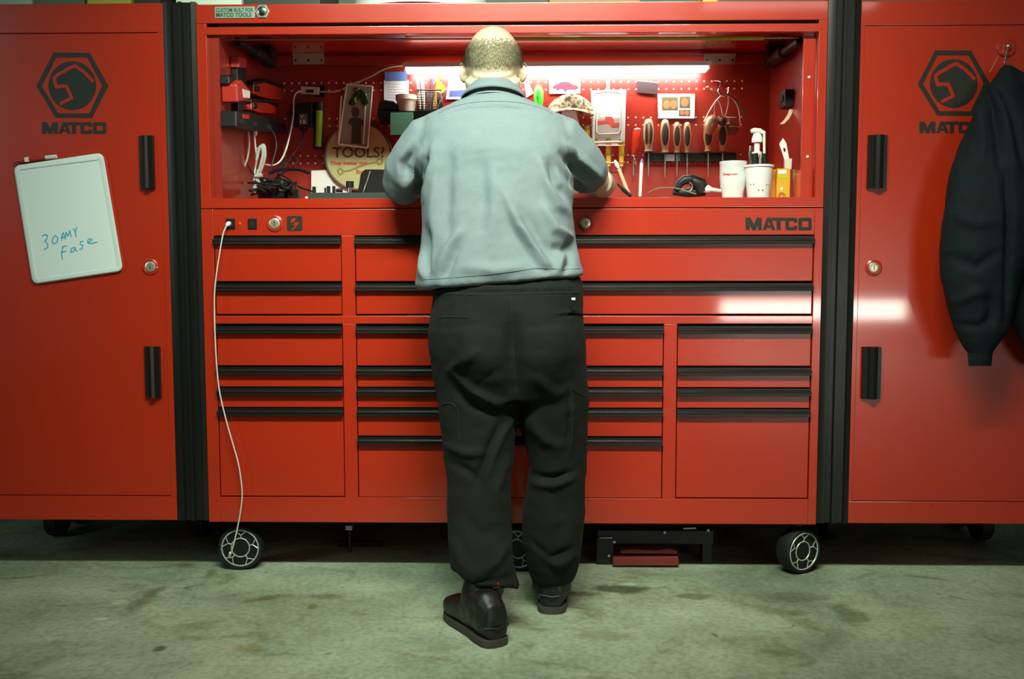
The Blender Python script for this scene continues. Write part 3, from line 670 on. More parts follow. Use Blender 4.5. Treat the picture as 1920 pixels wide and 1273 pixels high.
me.shade_smooth(); body = link_mesh('body', me, SKIN, man)
ms = bpy.data.materials.new('eye_white')
for s in (-1, 1):
    ey = obj('eye', B().ell(H(s*.031, .082, -.004), (.013, .013, .011), HR, 14, 10), mat('eye_white', 'dcd8cc', .2), body, smooth=60)
    obj('iris', B().ell(H(s*.031, .0935, -.006), (.006, .003, .006), HR, 12, 6), mat('iris_brown', '3a2a1c', .3), ey, smooth=60)
    obj('eyebrow', B().tube([H(s*.014, .098, .018), H(s*.032, .094, .024), H(s*.052, .080, .018)], [.004, .005, .003], 8), mat('hair_fair', (.235, .210, .122), .75, var=.3, vscale=60), body, smooth=60)
# --- hair: short fringe round the bald crown, as clipped strands
co, no = arr(me); org = ORG['person']; R_ = HR.to_matrix().transposed(); hb = bmesh.new(); cnt = 0
faces = [(p.center.copy(), p.normal.copy(), p.area) for p in me.polygons if p.center.z+org.z > HC.z-.11]
rnd = random.Random(3)
for c, nr, ar_ in faces:
    wld = c+org; q = R_ @ (wld-HC)
    ang = abs(math.atan2(q.x, -q.y))                      # 0 at the back of the head, pi at the nose
    if ang > 2.05 or abs(q.x) > .088 and abs(q.y) < .03 and q.z < .0: continue
    up = .046-.012*math.cos(ang)-.016*max(0, 1-abs(ang)/.9)
    low = -.066+.040*min(1, (ang/1.3)**2)
    if ang > 1.25: low = -.028+.02*(ang-1.25)
    m_ = min((up-q.z+.006)/.052, (q.z-low)/.020)
    if m_ <= 0: continue
    dens = min(1, m_)
    for _ in range(7):
        if rnd.random() > dens*.95: continue
        cnt += 1
        p = c+Vector((rnd.uniform(-.003, .003), rnd.uniform(-.003, .003), rnd.uniform(-.003, .003)))
        tg = (R_.transposed() @ Vector((0, 0, -1))); tg = (tg-nr*tg.dot(nr)).normalized(); sd_ = nr.cross(tg)
        L = rnd.uniform(.007, .014)*(.6+.4*dens); tip = p+tg*L*.85+nr*(L*rnd.uniform(.25, .5))+sd_*rnd.uniform(-.004, .004)
        wv = sd_*.00075; mid = p.lerp(tip, .5)+nr*.0012
        v = [hb.verts.new(x) for x in (p-wv, p+wv, mid+wv*.8, mid-wv*.8, tip)]
        hb.faces.new((v[0], v[1], v[2], v[3])); hb.faces.new((v[3], v[2], v[4]))
hm = bpy.data.meshes.new('hair'); hb.to_mesh(hm); hb.free()
ho = bpy.data.objects.new('hair', hm); C.objects.link(ho); ho.parent = man; hm.materials.append(mat('hair_fair', (.235, .210, .122), .75, var=.3, vscale=60)); ho['kind'] = 'stuff'; ho['label'] = 'short fair hair around a bald crown'
# --- glasses
GL = mat('glasses_frame', '3a3a36', .35)
gl = B(); gl.tube([H(-.062, .098, .004), H(-.036, .112, .006), H(-.012, .116, .004), H(.012, .116, .004), H(.036, .112, .006), H(.062, .098, .004)], .0018, 8)
for s in (-1, 1):
    gl.tube([H(s*(.037+.022*math.cos(t)), .112-.01*abs(math.cos(t)), -.010+.018*math.sin(t)) for t in np.linspace(0, 2*math.pi, 17)], .0015, 6, cap=False)
    gl.tube([H(s*.062, .098, .004), H(s*.088, .07, .004), H(s*.096, .01, -.004), H(s*.092, -.015, -.012)], .0028, 8)
go = obj('glasses', gl, GL, man, smooth=60)
# ---------------------------------------------------------------- things on the pegboard
YP = .612
def col(name, c, rough=.6, **k): return mat(name, c, rough, **k)
def px_cyl(b, x0, y0, x1, y1, Y, r0, r1=None, n=14, Y1=None):
    return b.cyl(P(x0, y0, Y), P(x1, y1, Y if Y1 is None else Y1), r0*px2(Y), None if r1 is None else r1*px2(Y), n)
def sheet(name, label, cat, quad, m, Y=YP, t=.0012, parent=None, group=None):
    if parent is not None: return obj(name, B().pxp(quad, Y, t), m, parent, label=label)
    return obj(name, B().pxp(quad, Y, t), m, label=label, cat=cat, group=group)
YW = lambda py: P(960, py, YP)
# power adapter brick and cables on the back panel
t = thing('power_adapter', 'beige power adapter box mounted high on the pegboard left of the picture case', 'adapter', P(582, 178, YP))
a = obj('housing', B().pxp([(566, 164), (601, 165), (600, 179), (566, 178)], YP, .022), col('beige_plastic', 'b9b397', .5), t, bevel=.002)
obj('mounting_bracket', B().pxp([(592, 162), (609, 162), (609, 182), (592, 182)], YP+.004, .014), BLKP, t)
obj('dark_opening', B().pxp([(574, 168), (588, 168), (588, 174), (574, 174)], YP-.0221, .001), DARK, a)
t = thing('charger_box', 'square black battery charger with small printed label hanging on the pegboard left', 'charger', P(572, 238, YP))
h = obj('housing', B().pxp([(551, 197), (590, 194), (591, 239), (553, 240)], YP, .04), BLKP, t, bevel=.004)
lb_ = obj('printed_label', B().pxp([(561, 214), (576, 213), (577, 233), (562, 234)], YP-.0405, .0006), col('label_grey', '5c5d50', .6), h)
b = B(); p = P(562.5, 231, YP-.0412); text_bm(b, '12', (p.x, p.y, p.z), .021, .012, off=.02); p = P(563, 221, YP-.0412); text_bm(b, 'V', (p.x, p.y, p.z), .012, .010, off=.02); obj('lettering', b, PAP, h)
obj('plug', B().tube([P(570, 238, YP-.02), P(569, 247, YP-.02)], [.014, .009], 10), BLKP, t, smooth=40)
t = thing('glow_stick_light', 'lime green stick light standing in a black holder on the pegboard', 'light stick', P(598, 279, YP))
b = B(); px_cyl(b, 598, 192, 597, 279, YP-.018, 9, 8.5); obj('holder', b, BLKP, t, smooth=40)
b = B(); px_cyl(b, 599, 208, 597, 275, YP-.035, 6.2, 6); obj('tube', b, col('lime_green', (.27, .62, .015), .35), t, smooth=40)
# round tin sign
t = thing('round_sign', 'round cream tin sign reading TOOLS? leaning on the pegboard', 'sign', P(672, 358, YP-.05))
YSN = YP-.035; cs = P(672, 293, YSN); rs = 63*px2(YSN)
disc = obj('disc', B().lathe((cs.x, YSN, cs.z), [(rs*.97, .004), (rs, .002), (rs, -.002), (rs*.965, -.003)], 64, 'y'), col('sign_cream', 'b0b07c', .5, var=.14, vscale=9), t, smooth=40)
b = B(); b.tube([(cs.x+rs*.985*math.cos(k), YSN-.003, cs.z+rs*.985*math.sin(k)) for k in np.linspace(0, 2*math.pi, 65)], .0045, 8, cap=False); obj('rim', b, col('sign_rim', '4d4636', .45), disc, smooth=60)
b = B(); p, q = P(624, 296, YSN-.004), P(721, 275, YSN-.004); text_bm(b, 'TOOLS?', p, q.x-p.x, q.z-p.z, off=.022); obj('lettering', b, col('sign_brown', '4a3f2e', .6), disc)
b = B(); p, q = P(619, 311, YSN-.004), P(689, 302, YSN-.004); text_bm(b, 'They better not', p, q.x-p.x, q.z-p.z, off=.05); p, q = P(668, 326, YSN-.004), P(700, 317, YSN-.004); text_bm(b, 'be', p, (q.x-p.x)*.55, q.z-p.z, off=.03); obj('red_lettering', b, col('sign_orange', 'b5532a', .6), disc)
b = B(); WY = YSN-.0036
for seg in ([(641, 322), (655, 320), (672, 313), (690, 307), (706, 304)], [(633, 321), (636, 316), (642, 318), (643, 324), (637, 328), (633, 321)], [(706, 304), (709, 298), (716, 298), (717, 304), (711, 309), (706, 304)]): stroke(b, seg, 3.2*px2(WY), WY, .0004)
obj('spanner_print', b, col('sign_olive', '8a7f3e', .6), disc)
# blister case with a printed figure, hanging in front of the sign
t = thing('picture_case', 'clear plastic case with a grey figure photo hanging over the round sign', 'case', P(664, 278, YP-.07))
YK = YP-.062
obj('backing_card', B().pxp([(650, 158), (697, 160), (690, 276), (634, 270)], YK, .002), col('card_grey', '9c9784', .6), t)
b = B()
for x0, y0, x1, y1 in ((650, 158, 634, 270), (634, 270, 689, 277), (689, 277, 698, 162), (698, 162, 650, 158), (640, 180, 634, 270), (686, 176, 681, 270)): px_cyl(b, x0, y0, x1, y1, YK-.008, 1.7, n=8)
obj('case_edge', b, col('clear_edge', 'cfd8cc', .15, spec=.8), t, smooth=50)
pr = obj('photo_print', B().pxp([(645, 186), (680, 188), (677, 270), (640, 266)], YK-.0025, .0006), col('print_pale', '8e8f7c', .6), t)
b = B(); b.pxp([(661, 201), (670, 201), (674, 207), (673, 216), (667, 221), (661, 218), (658, 209)], YK-.0032, .0004); b.pxp([(656, 222), (666, 219), (676, 222), (684, 228), (683, 236), (677, 235), (677, 270), (658, 269), (660, 236), (652, 231)], YK-.0032, .0004); obj('figure_print', b, col('print_dark', '3c3d38', .6), pr)
t = thing('spring_clamp', 'dark green spring clamp with yellow spot clipped on the picture case', 'clamp', P(672, 200, YK-.02))
for q_ in ([(668, 172), (676, 178), (664, 200), (654, 196)], [(676, 168), (684, 172), (693, 192), (684, 201), (675, 184)]):
    obj('jaw', B().pxp(q_, YK-.014, .018), col('dark_green', '0f3a1a', .45), t, bevel=.003)
obj('spring', B().ell(P(669, 168, YK-.022), (.012, .010, .009), n=12, m=8), col('brass_dull', '7a5a22', .4, metal=.6), t, smooth=60)
obj('sticker', B().pxp([(664, 184), (668, 181), (670, 192), (665, 193)], YK-.033, .0006), col('yellow_spot', 'b9b03a', .6), t, label='yellow spot')
# notes, tubs, organiser, pens behind the left shoulder
t = thing('note_sheet', 'white note sheet with blue top edge pinned left of the work light', 'paper', P(743, 195, YP))
nb = obj('sheet', B().pxp([(720, 150), (767, 150), (766, 196), (720, 192)], YP, .001), PAP, t)
obj('blue_band', B().pxp([(721, 135), (764, 134), (763, 152), (722, 152)], YP-.001, .001), col('blue_card', '6080bc', .6), t)
b = B()
for k in range(6): stroke(b, [(726, 158+k*5), (726+random.randint(22, 34), 158+k*5)], .0012, YP-.0012, .0003)
obj('handwriting', b, col('ink_blue', '6a7aa8', .7), nb)
t = thing('shelf_organizer', 'low black tool organiser shelf on the pegboard behind the left shoulder', 'organizer', P(765, 235, YP))
obj('tray', B().box(P(708, 0, .57).x, P(832, 0, .57).x, .53, YP, P(0, 222, .53).z, P(0, 211, .53).z, .003), BLKP, t, smooth=40)
obj('face_plate', B().pxp([(708, 211), (838, 211), (838, 234), (714, 234)], .535, .006), BLKP, t)
obj('tool_case', B().pxp([(712, 208), (715, 196), (722, 191), (742, 194), (748, 200), (748, 211), (712, 211)], .59, .05), BLKP, label='small black zip case on the organiser shelf, beside the tub', cat='case', bevel=.004)
c = P(762, 211, .565); f = px2(.565)
b = B().lathe((c.x, .565, c.z), [(15*f, 0), (18*f, 22*f), (20*f, 22*f), (20*f, 31*f), (18.5*f, 31*f), (17*f, 23*f), (14*f, 2*f)], 28); obj('plastic_tub', b, col('tub_white', 'c4c3b0', .5), label='small off-white plastic tub on the black organiser', cat='tub', smooth=40)
t = thing('pencil_basket', 'dark wire mesh pencil basket fixed to the pegboard left of the man', 'basket', P(806, 211, .58))
x0, x1 = P(784, 190, .57).x, P(828, 190, .57).x; z0, z1 = P(806, 211, .57).z, P(806, 171, .57).z
wb = B()
for k in range(13): u = x0+(x1-x0)*k/12; wb.tube([(u, .545, z0), (u, .545, z1)], .0013, 5)
for k in range(10): v = z0+(z1-z0)*k/9; wb.tube([(x0, .545, v), (x1, .545, v)], .0013, 5)
for yy in (.56, .58, .60):
    for xx in (x0, x1): wb.tube([(xx, yy, z0), (xx, yy, z1)], .0013, 5)
for v in (z0, z0+(z1-z0)*.5, z1):
    for xx in (x0, x1): wb.tube([(xx, .545, v), (xx, .61, v)], .0013, 5)
WIRE = col('wire_dark', '4a4238', .4, metal=.5)
wb_ = obj('wire_mesh', wb, WIRE, t); wb_['kind'] = 'stuff'
b = B(); b.tube([(x0, .545, z1), (x1, .545, z1), (x1, .61, z1), (x0, .61, z1), (x0, .545, z1)], .0028, 6); obj('rim', b, WIRE, t)
obj('floor_plate', B().box(x0, x1, .545, .61, z0-.003, z0), WIRE, t); obj('rear_plate', B().box(x0, x1, .606, .610, z0, z1), WIRE, t)
for (xa, ya, xb, yb, r, c_, nm, lab, cat_) in (
    (800, 205, 807, 150, 2.6, '6a2a20', 'pen', 'dark red pen in the mesh basket', 'pen'), (806, 205, 811, 148, 2.2, '4a3b52', 'pen', 'purple black pen in the mesh basket', 'pen'),
    (814, 205, 823, 142, 3.0, 'd49a2a', 'pencil', 'yellow orange pencil in the mesh basket', 'pencil'), (796, 206, 792, 152, 3.0, 'e6e6dc', 'marker', 'white marker standing left in the mesh basket', 'marker'),
    (788, 206, 783, 148, 2.6, 'e4e0c8', 'marker', 'cream marker leaning left out of the mesh basket', 'marker'), (818, 205, 845, 152, 1.2, '6a6f8c', 'tweezers', 'thin grey tweezers leaning right out of the basket', 'tweezers')):
    b = B(); px_cyl(b, xa, ya, xb, yb, .578, r, r, 10); px_cyl(b, xb, yb, xb+(xb-xa)*.06, yb+(yb-ya)*.06, .578, r, .4, 10)
    obj(nm, b, col('pen_'+c_, c_, .4), label=lab, cat=cat_, smooth=40)
obj('tape_roll', B().lathe(P(826, 166, .575), [(7*f, -.006), (9*f, -.008), (9*f, .008), (7*f, .006)], 20, 'y'), col('yellow_bright', 'cfc02a', .4), label='small bright yellow roll resting in the mesh basket', cat='tape', smooth=40)
sheet('sticky_note', 'turquoise sticky note on the organiser behind the left shoulder', 'note', [(732, 211), (775, 210), (775, 252), (732, 253)], col('turquoise', '6ee0b6', .7), .528)
t = thing('printed_card', 'white printed card with blue lines pinned just left of his head', 'card', P(858, 190, YP))
cd = obj('card', B().pxp([(843, 140), (876, 138), (876, 186), (836, 186)], YP, .001), PAP, t)
b = B()
for y in (148, 152, 157, 163, 167): stroke(b, [(845, y), (872, y-1)], .003, YP-.0012, .0003)
obj('print_lines', b, col('ink_blue', '6a7aa8', .7), cd); obj('blue_foot', B().pxp([(843, 170), (876, 168), (876, 181), (841, 182)], YP-.0012, .0004), col('slate_blue', '3a4a80', .6), cd)
# right of the head
sheet('leaning_note', 'plain white slanted paper slip just right of the head', 'paper', [(982, 146), (989, 148), (1000, 175), (987, 183)], PAP)
t = thing('green_brush', 'bright green plastic handle rising over the right shoulder', 'brush', P(1010, 200, .585))
b = B().tube([P(1010, 205, .585), P(1010, 190, .585), P(1010, 172, .585), P(1009, 162, .585), P(1009, 159, .585)], [.012, .017, .018, .012, .004], 14); obj('handle', b, col('bright_green', (.05, .60, .03), .35), t, smooth=60)
obj('grip_inset', B().ell(P(1008, 176, .566), (.006, .006, .022), n=12, m=8), col('mid_green', (.02, .36, .01), .4), t, smooth=60)
t = thing('car_picture', 'small picture of a pinkish red car pinned under the work light', 'picture', P(1060, 178, YP))
cp = obj('print', B().pxp([(1030, 147), (1088, 146), (1088, 175), (1030, 176)], YP-.001, .001), PAP, t)
b = B(); b.pxp([(1036, 163), (1040, 159), (1046, 157), (1052, 153), (1066, 153), (1073, 158), (1083, 161), (1085, 166), (1080, 168), (1062, 169), (1045, 167), (1036, 166)], YP-.0022, .0004); obj('car_body_print', b, col('car_pink', '7a1e3a', .6), cp)
b = B(); b.pxp([(1049, 156), (1053, 154), (1065, 154), (1071, 158), (1060, 158)], YP-.0028, .0003); 
for wx, wy in ((1046, 167), (1060, 169)): b.pxp([(wx+3*math.cos(k*math.pi/5), wy+3*math.sin(k*math.pi/5)) for k in range(10)], YP-.0028, .0003)
obj('car_dark_print', b, col('car_glass', '3a3050', .5), cp)
sheet('blank_slip', 'blank white paper slip above the car picture', 'paper', [(1055, 134), (1088, 133), (1088, 150), (1055, 150)], PAP, YP+.003)
# camouflage cap
t = thing('camouflage_cap', 'camouflage cap hung on the pegboard over the right shoulder', 'cap', P(1070, 215, .57))
cm = bpy.data.materials.new('camouflage'); cm.use_nodes = True; n_ = cm.node_tree.nodes; l_ = cm.node_tree.links
nz_ = n_.new('ShaderNodeTexNoise'); nz_.inputs['Scale'].default_value = 38; nz_.inputs['Detail'].default_value = 2
rp = n_.new('ShaderNodeValToRGB'); rp.color_ramp.interpolation = 'CONSTANT'; e = rp.color_ramp.elements
for k_, (p_, c_) in enumerate(((0, '6e6a50'), (.42, 'b5ab8c'), (.52, '8a7a5a'), (.6, '4c4a38'))):
    if k_ > 1: e.new(p_)
    e[k_].position = p_; e[k_].color = (*lin(c_), 1)
tc_ = n_.new('ShaderNodeTexCoord'); l_.new(tc_.outputs['Object'], nz_.inputs['Vector']); l_.new(nz_.outputs['Fac'], rp.inputs[0]); l_.new(rp.outputs[0], n_['Principled BSDF'].inputs['Base Color']); n_['Principled BSDF'].inputs['Roughness'].default_value = .9
cc = P(1070, 208, .575); b = B()
b.loft([[Vector((cc.x+a*math.cos(t_), cc.y+.035*math.sin(t_), cc.z+h_)) for t_ in np.linspace(0, 2*math.pi, 25)[:-1]] for a, h_ in ((.086, -.014), (.086, 0), (.078, .022), (.058, .042), (.034, .054), (.012, .058))])
obj('crown', b, cm, t, smooth=60)
b = B(); b.loft([[Vector((cc.x-.005+u*.088, cc.y-.03-.035*math.cos(u*1.4)*q_, cc.z-.008+.016*(1-u*u)-q_*.014)) for u in np.linspace(-1, 1, 15)] for q_ in (0, .5, 1)], cap=False, closed=False)
bl = obj('brim', b, cm, t, smooth=60); md = bl.modifiers.new('s', 'SOLIDIFY'); md.thickness = .003
sheet('white_tag', 'white paper tag hanging below the camouflage cap', 'tag', [(1052, 206), (1078, 203), (1086, 232), (1060, 238)], PAP, .53)
# clamshell package
t = thing('clamshell_package', 'clear clamshell package with a white card and red print on a hook', 'package', P(1140, 278, .58))
YC = .58
cardp = obj('backing_card', B().pxp([(1108, 170), (1174, 168), (1171, 272), (1110, 272)], YC+.01, .002), PAP, t)
b = B()
for pts, r in (([(1113, 176), (1112, 268)], 2.6), ([(1168, 176), (1167, 266)], 2.6), ([(1113, 176), (1140, 171), (1168, 176)], 2.2), ([(1112, 268), (1167, 266)], 2.2), ([(1120, 180), (1118, 246), (1124, 252), (1160, 250), (1163, 244), (1164, 180)], 1.3)): b.tube([P(x, y, YC-.012) for x, y in pts], r*px2(YC), 8)
obj('shell_edge', b, col('clear_edge', 'cfd8cc', .15, spec=.8), t, smooth=50)
obj('white_insert', B().pxp([(1124, 183), (1161, 183), (1160, 222), (1124, 222)], YC+.008, .006), PAP, t, bevel=.002)
obj('grey_insert', B().pxp([(1117, 222), (1166, 222), (1166, 246), (1160, 251), (1124, 251), (1117, 246)], YC+.008, .008), col('insert_grey', 'b3aca0', .5), t, bevel=.002)
b = B(); b.pxp([(1117, 227), (1134, 226), (1134, 232), (1117, 233)], YC-.0005, .0006); b.pxp([(1135, 219), (1147, 219), (1151, 225), (1152, 236), (1147, 239), (1142, 231), (1134, 230)], YC-.0005, .0006); b.pxp([(1151, 231), (1170, 230), (1170, 235), (1151, 238)], YC-.0005, .0006)
obj('red_print', b, col('print_red', 'd2503c', .5), t)
obj('dark_stripe', B().pxp([(1163, 214), (1166, 212), (1167, 248), (1164, 248)], YC-.0015, .0006), col('print_maroon', '6a2a28', .5), t)
obj('hang_hook', B().tube([P(1140, 172, YC), P(1140, 153, YC), P(1140, 151, YP)], .006, 8), WHT, t, smooth=50)
t = thing('dark_magnet', 'dark maroon rectangular magnet sheet on the pegboard under the light', 'magnet', P(1213, 178, YP))
obj('magnet_sheet', B().pxp([(1195, 151), (1234, 155), (1232, 178), (1194, 174)], YP, .004), col('maroon_dark', '301614', .5), t, bevel=.001)
obj('magnet_edge', B().pxp([(1195, 150), (1234, 154), (1234, 156), (1195, 152)], YP-.0041, .0008), col('maroon_pale', '9a7a74', .5), t)
t = thing('photo_card', 'white card with three small photos pinned above the screwdrivers', 'photo card', P(1268, 224, YP))
pc_ = obj('card', B().pxp([(1233, 176), (1303, 176), (1302, 222), (1234, 222)], YP, .0015), PAP, t)
for (x0, y0, x1, y1), faces_ in (((1241, 182, 1271, 207), ((1250, 196, 8), (1263, 196, 8))), ((1274, 181, 1294, 203), ((1284, 192, 8),)), ((1273, 206, 1294, 218), ((1279, 211, 5), (1288, 212, 5)))):
    ph = obj('photo', B().pxp([(x0, y0), (x1, y0), (x1, y1), (x0, y1)], YP-.0016, .0004), col('photo_base', '5f5a30', .6), pc_)
    b = B()
    for fx, fy, r in faces_: b.pxp([(fx+r*.85*math.cos(k*math.pi/7), fy+r*math.sin(k*math.pi/7)) for k in range(14)], YP-.0022, .0003)
    obj('photo_detail', b, col('photo_peach', 'b0704a', .6), ph)
obj('caption_line', stroke(B(), [(1247, 213), (1266, 213)], .003, YP-.0016, .0003), col('caption', 'a9aaa6', .6), pc_)
# small wire hook above the photo card
cord('wire_hook', 'tiny bent wire hook on the pegboard right of the photo card', 'hook', [P(1322, 166, YP), P(1324, 163, YP-.012), P(1332, 163, YP-.016), P(1335, 166, YP)], .002, CHR)
# screwdriver rack and screwdrivers
t = thing('magnetic_rack', 'black magnetic bar holding the screwdrivers on the pegboard', 'tool rack', P(1292, 306, YP))
obj('bar', B().pxp([(1209, 287), (1378, 287), (1378, 305), (1209, 305)], YP, .022), BLKP, t, bevel=.002)
for x0, x1, c_ in ((1210, 1222, '26261f'), (1247, 1265, 'aab0b8'), (1267, 1275, '6d767c')): obj('bar_plate', B().pxp([(x0, 289.5), (x1, 289.5), (x1, 302), (x0, 302)], YP-.0222, .001), col('plate_'+c_, c_, .3, metal=.4), t)
WOODY = col('handle_beige', 'b09a78', .4, var=.1); GRIPD = col('grip_dark', '3b3524', .55)
def screwdriver(x, y0, ymid, y1, r, label, grip=True, body=WOODY, Y=.575):
    "handle from y0 down to ymid, blade on to y1"
    s_ = thing('screwdriver', label, 'screwdriver', P(x, y1, Y), 'screwdrivers on the magnetic bar')
    k = px2(Y); L = ymid-y0; b = B()
    b.tube([P(x, y0+L*u, Y) for u in (0, .03, .12, .35, .6, .8, .92, 1)], [r*v*k for v in (.35, .62, .82, 1, .95, .70, .66, .80)], 16)
    h = obj('handle', b, body, s_, smooth=60)
    if grip:
        for dx in (0,) if grip == 1 else (-.38, .38):
            b = B().ell(P(x+dx*r, y0+L*.47, Y-r*k*(.80 if grip == 1 else .72)), (r*k*(.74 if grip == 1 else .36), r*k*.30, L*k*.33), n=18, m=10); obj('grip', b, GRIPD, h, smooth=60)
        b = B(); rr = r*k*.76
        b.tube([Vector((P(x, y0, Y).x+rr*math.cos(a_), Y-r*k*.78, P(x, y0+L*.47, Y).z+L*k*.345*math.sin(a_))) for a_ in np.linspace(0, 2*math.pi, 25)], .0016, 6, cap=False); obj('grip_edge', b, col('grip_pale', 'cfc39c', .4), h, smooth=60)
    b = B(); px_cyl(b, x, ymid-2, x, ymid+3, Y, r*.75, r*.6); obj('collar', b, GRIPD, s_, smooth=40)
    b = B(); b.tube([P(x, ymid, Y), P(x, y1-5, Y), P(x, y1, Y)], [1.4*k, 1.4*k, .8*k], 8); obj('blade', b, STEEL, s_, smooth=50)
    return s_
screwdriver(1216, 223, 284, 331, 10, 'beige twin-grip screwdriver, leftmost on the magnetic bar', grip=2)
screwdriver(1247, 224, 286, 333, 9, 'beige screwdriver with dark oval grip, second on the magnetic bar')
screwdriver(1269.5, 229, 286, 331, 7.5, 'slimmer dark grip screwdriver, third on the magnetic bar')
screwdriver(1288.5, 229, 286, 331, 7.5, 'slimmer dark grip screwdriver, fourth on the magnetic bar')
ORB = col('handle_orange_beige', 'b98656', .4, var=.1)
screwdriver(1328, 228, 284, 332, 9, 'orange-beige screwdriver left under the pliers on the bar', body=ORB)
screwdriver(1355, 229, 284, 330, 9, 'orange-beige screwdriver with dark oval grip, rightmost on the bar', body=ORB)
# red screwdriver and yellow nut drivers
t = thing('red_screwdriver', 'screwdriver with translucent red handle left of the magnetic bar', 'screwdriver', P(1190, 330, .585))
b = B().tube([P(1195, 242, .585), P(1194, 248, .585), P(1192, 268, .585), P(1190, 284, .585), P(1188, 290, .585)], [v*px2(.585) for v in (5, 7.5, 7.5, 6, 4.5)], 8); h = obj('handle', b, col('red_clear', (.75, .05, .02), .2, coat=.5), t, smooth=30)
obj('handle_cap', B().ell(P(1195, 243, .585), (.013, .013, .006), n=14, m=8), col('pale_pink', 'f0c8b8', .4), h, smooth=60)
b = B(); px_cyl(b, 1188, 290, 1188, 329, .585, 1.4, n=8); obj('blade', b, STEEL, t, smooth=50)
b = B(); b.tube([P(1179, 289, YP), P(1181, 291, .59), P(1188, 292, .572), P(1194, 308, .572), P(1186, 309, .58)], .0016, 6); obj('wire_clip', b, CHR, t)
YEL = col('yellow_handle', (.72, .50, .02), .3, coat=.3); YELD = col('yellow_olive', '8f8a1e', .4)
for x, y0, y1, y2, lab in ((1101, 236, 268, 300, 'yellow nut driver half hidden behind the right sleeve'), (1115.5, 261, 285, 318, 'yellow nut driver, left of the three below the package'), (1141, 261, 312, 330, 'yellow nut driver, middle of the three below the package'), (1165, 262, 312, 330, 'yellow nut driver, right of the three below the package')):
    t = thing('nut_driver', lab, 'nut driver', P(x, y2, .58), 'yellow nut drivers under the package')
    h = obj('handle', B().tube([P(x, y0, .58), P(x, y0+3, .58), P(x, y0+(y1-y0)*.6, .58), P(x, y1, .58)], [v*px2(.58) for v in (4, 5.5, 5.2, 4)], 10), YEL, t, smooth=30)
    obj('handle_end', B().tube([P(x, y0-1, .58), P(x, y0+8, .58)], [v*px2(.58) for v in (5.0, 5.9)], 10), YELD, h, smooth=30)
    if y1 > 300: obj('handle_ring', B().tube([P(x, y0+27, .58), P(x, y0+31, .58)], [6.1*px2(.58)]*2, 10), YELD, h, smooth=30)
    obj('blade', B().tube([P(x, y1-2, .58), P(x, y2, .58)], [1.6*px2(.58)]*2, 8), STEEL, t, smooth=50)
t = thing('wire_tool_holder', 'bent wire holder carrying the yellow nut drivers', 'holder', P(1145, 308, .595))
obj('wire', B().tube([P(1106, 273, YP), P(1106, 273, .565), P(1172, 273, .565), P(1172, 273, YP)], .002, 6), CHR, t); obj('wire', B().tube([P(1128, 295, YP), P(1128, 305, .565), P(1172, 305, .565), P(1172, 295, YP)], .002, 6), CHR, t)
# pliers ring hanging on the chrome hook
t = thing('chrome_hook', 'curled chrome hook near the right end of the pegboard', 'hook', P(1357, 180, .58))
obj('hook_wire', B().tube(smooth_pts([P(1340, 152, YP), P(1348, 152, .585), P(1353, 155, .57), P(1350, 163, .565), P(1347, 170, .56), P(1352, 178, .555), P(1358, 180, .555), P(1365, 175, .555), P(1367, 164, .555)], 5), .0042, 8), CHR, t, smooth=60)
t = thing('hose_clamp_tools', 'bunch of wire loop pliers and discs hanging from the chrome hook', 'pliers', P(1350, 250, .56))
WR = col('wire_bright', 'c8b49c', .35, metal=.6)
for pts, r in (([(1355, 178), (1345, 186), (1332, 205), (1320, 228)], .0026), ([(1345, 186), (1340, 200), (1340, 225), (1345, 240)], .0020), ([(1345, 186), (1352, 200), (1354, 212), (1358, 218), (1362, 212), (1366, 190), (1364, 178)], .0022), ([(1362, 178), (1375, 186), (1385, 205), (1388, 235)], .0022), ([(1366, 178), (1384, 192), (1396, 216)], .0034)):
    obj('wire_arm', B().tube(smooth_pts([P(x, y, .556) for x, y in pts], 4), r, 6), WR if r != .0034 else GRIPD, t, smooth=60)
def flat_ell(x, y, rx, ry, Y, th): return B().ell(P(x, y, Y), (rx*px2(Y), th, ry*px2(Y)), n=22, m=10)
BR = col('bronze_pale', 'b58f6a', .35, metal=.5, var=.2, vscale=30)
obj('blade_plate', B().tube([P(1338, 216, .55), P(1335, 226, .55), P(1330, 240, .55), P(1327, 252, .55)], [.008, .026, .022, .012], 14), BR, t, smooth=60)
obj('dark_knob', flat_ell(1354, 228, 8, 8, .548, .012), GRIPD, t, smooth=60)
obj('tee_bar', B().tube([P(1362, 219, .548), P(1380, 220, .548)], .004, 8), CHR, t, smooth=60); obj('tee_stem', B().tube([P(1368, 219, .548), P(1367, 234, .548)], .003, 8), CHR, t, smooth=60); obj('tee_foot', B().tube([P(1367, 237, .548), P(1390, 237, .548)], .0032, 8), CHR, t, smooth=60)
obj('round_disc', flat_ell(1372, 240, 13, 13, .575, .004), col('disc_bronze', '7a4a34', .4, metal=.4), t, smooth=60)
# things on the right side wall
xs = xi1-.002
t = thing('switch_box', 'small black switch box on the right inner wall', 'switch', P(1479, 203, .33))
p = P(1466, 172, .36); q = P(1492, 202, .30)
obj('box', B().box(xs-.028, xs+.001, .29, .37, P(1479, 202, .33).z, P(1479, 171, .33).z, .003), BLKP, t, smooth=40)
obj('rocker', B().box(xs-.032, xs-.026, .31, .34, P(1479, 192, .33).z, P(1479, 180, .33).z, .002), BLKP, t, smooth=40)
obj('masking_tape_strip', B().loft([[P(x-4, y, .31-.01*k), P(x+4, y-1, .31-.01*k), P(x+4, y-1, .312-.01*k), P(x-4, y, .312-.01*k)] for k, (x, y) in enumerate(((1484, 203), (1481, 214), (1475, 224), (1466, 233)))]), col('tape_cream', 'd8b898', .6), label='curling cream strip hanging below the black switch', cat='tape', smooth=60)
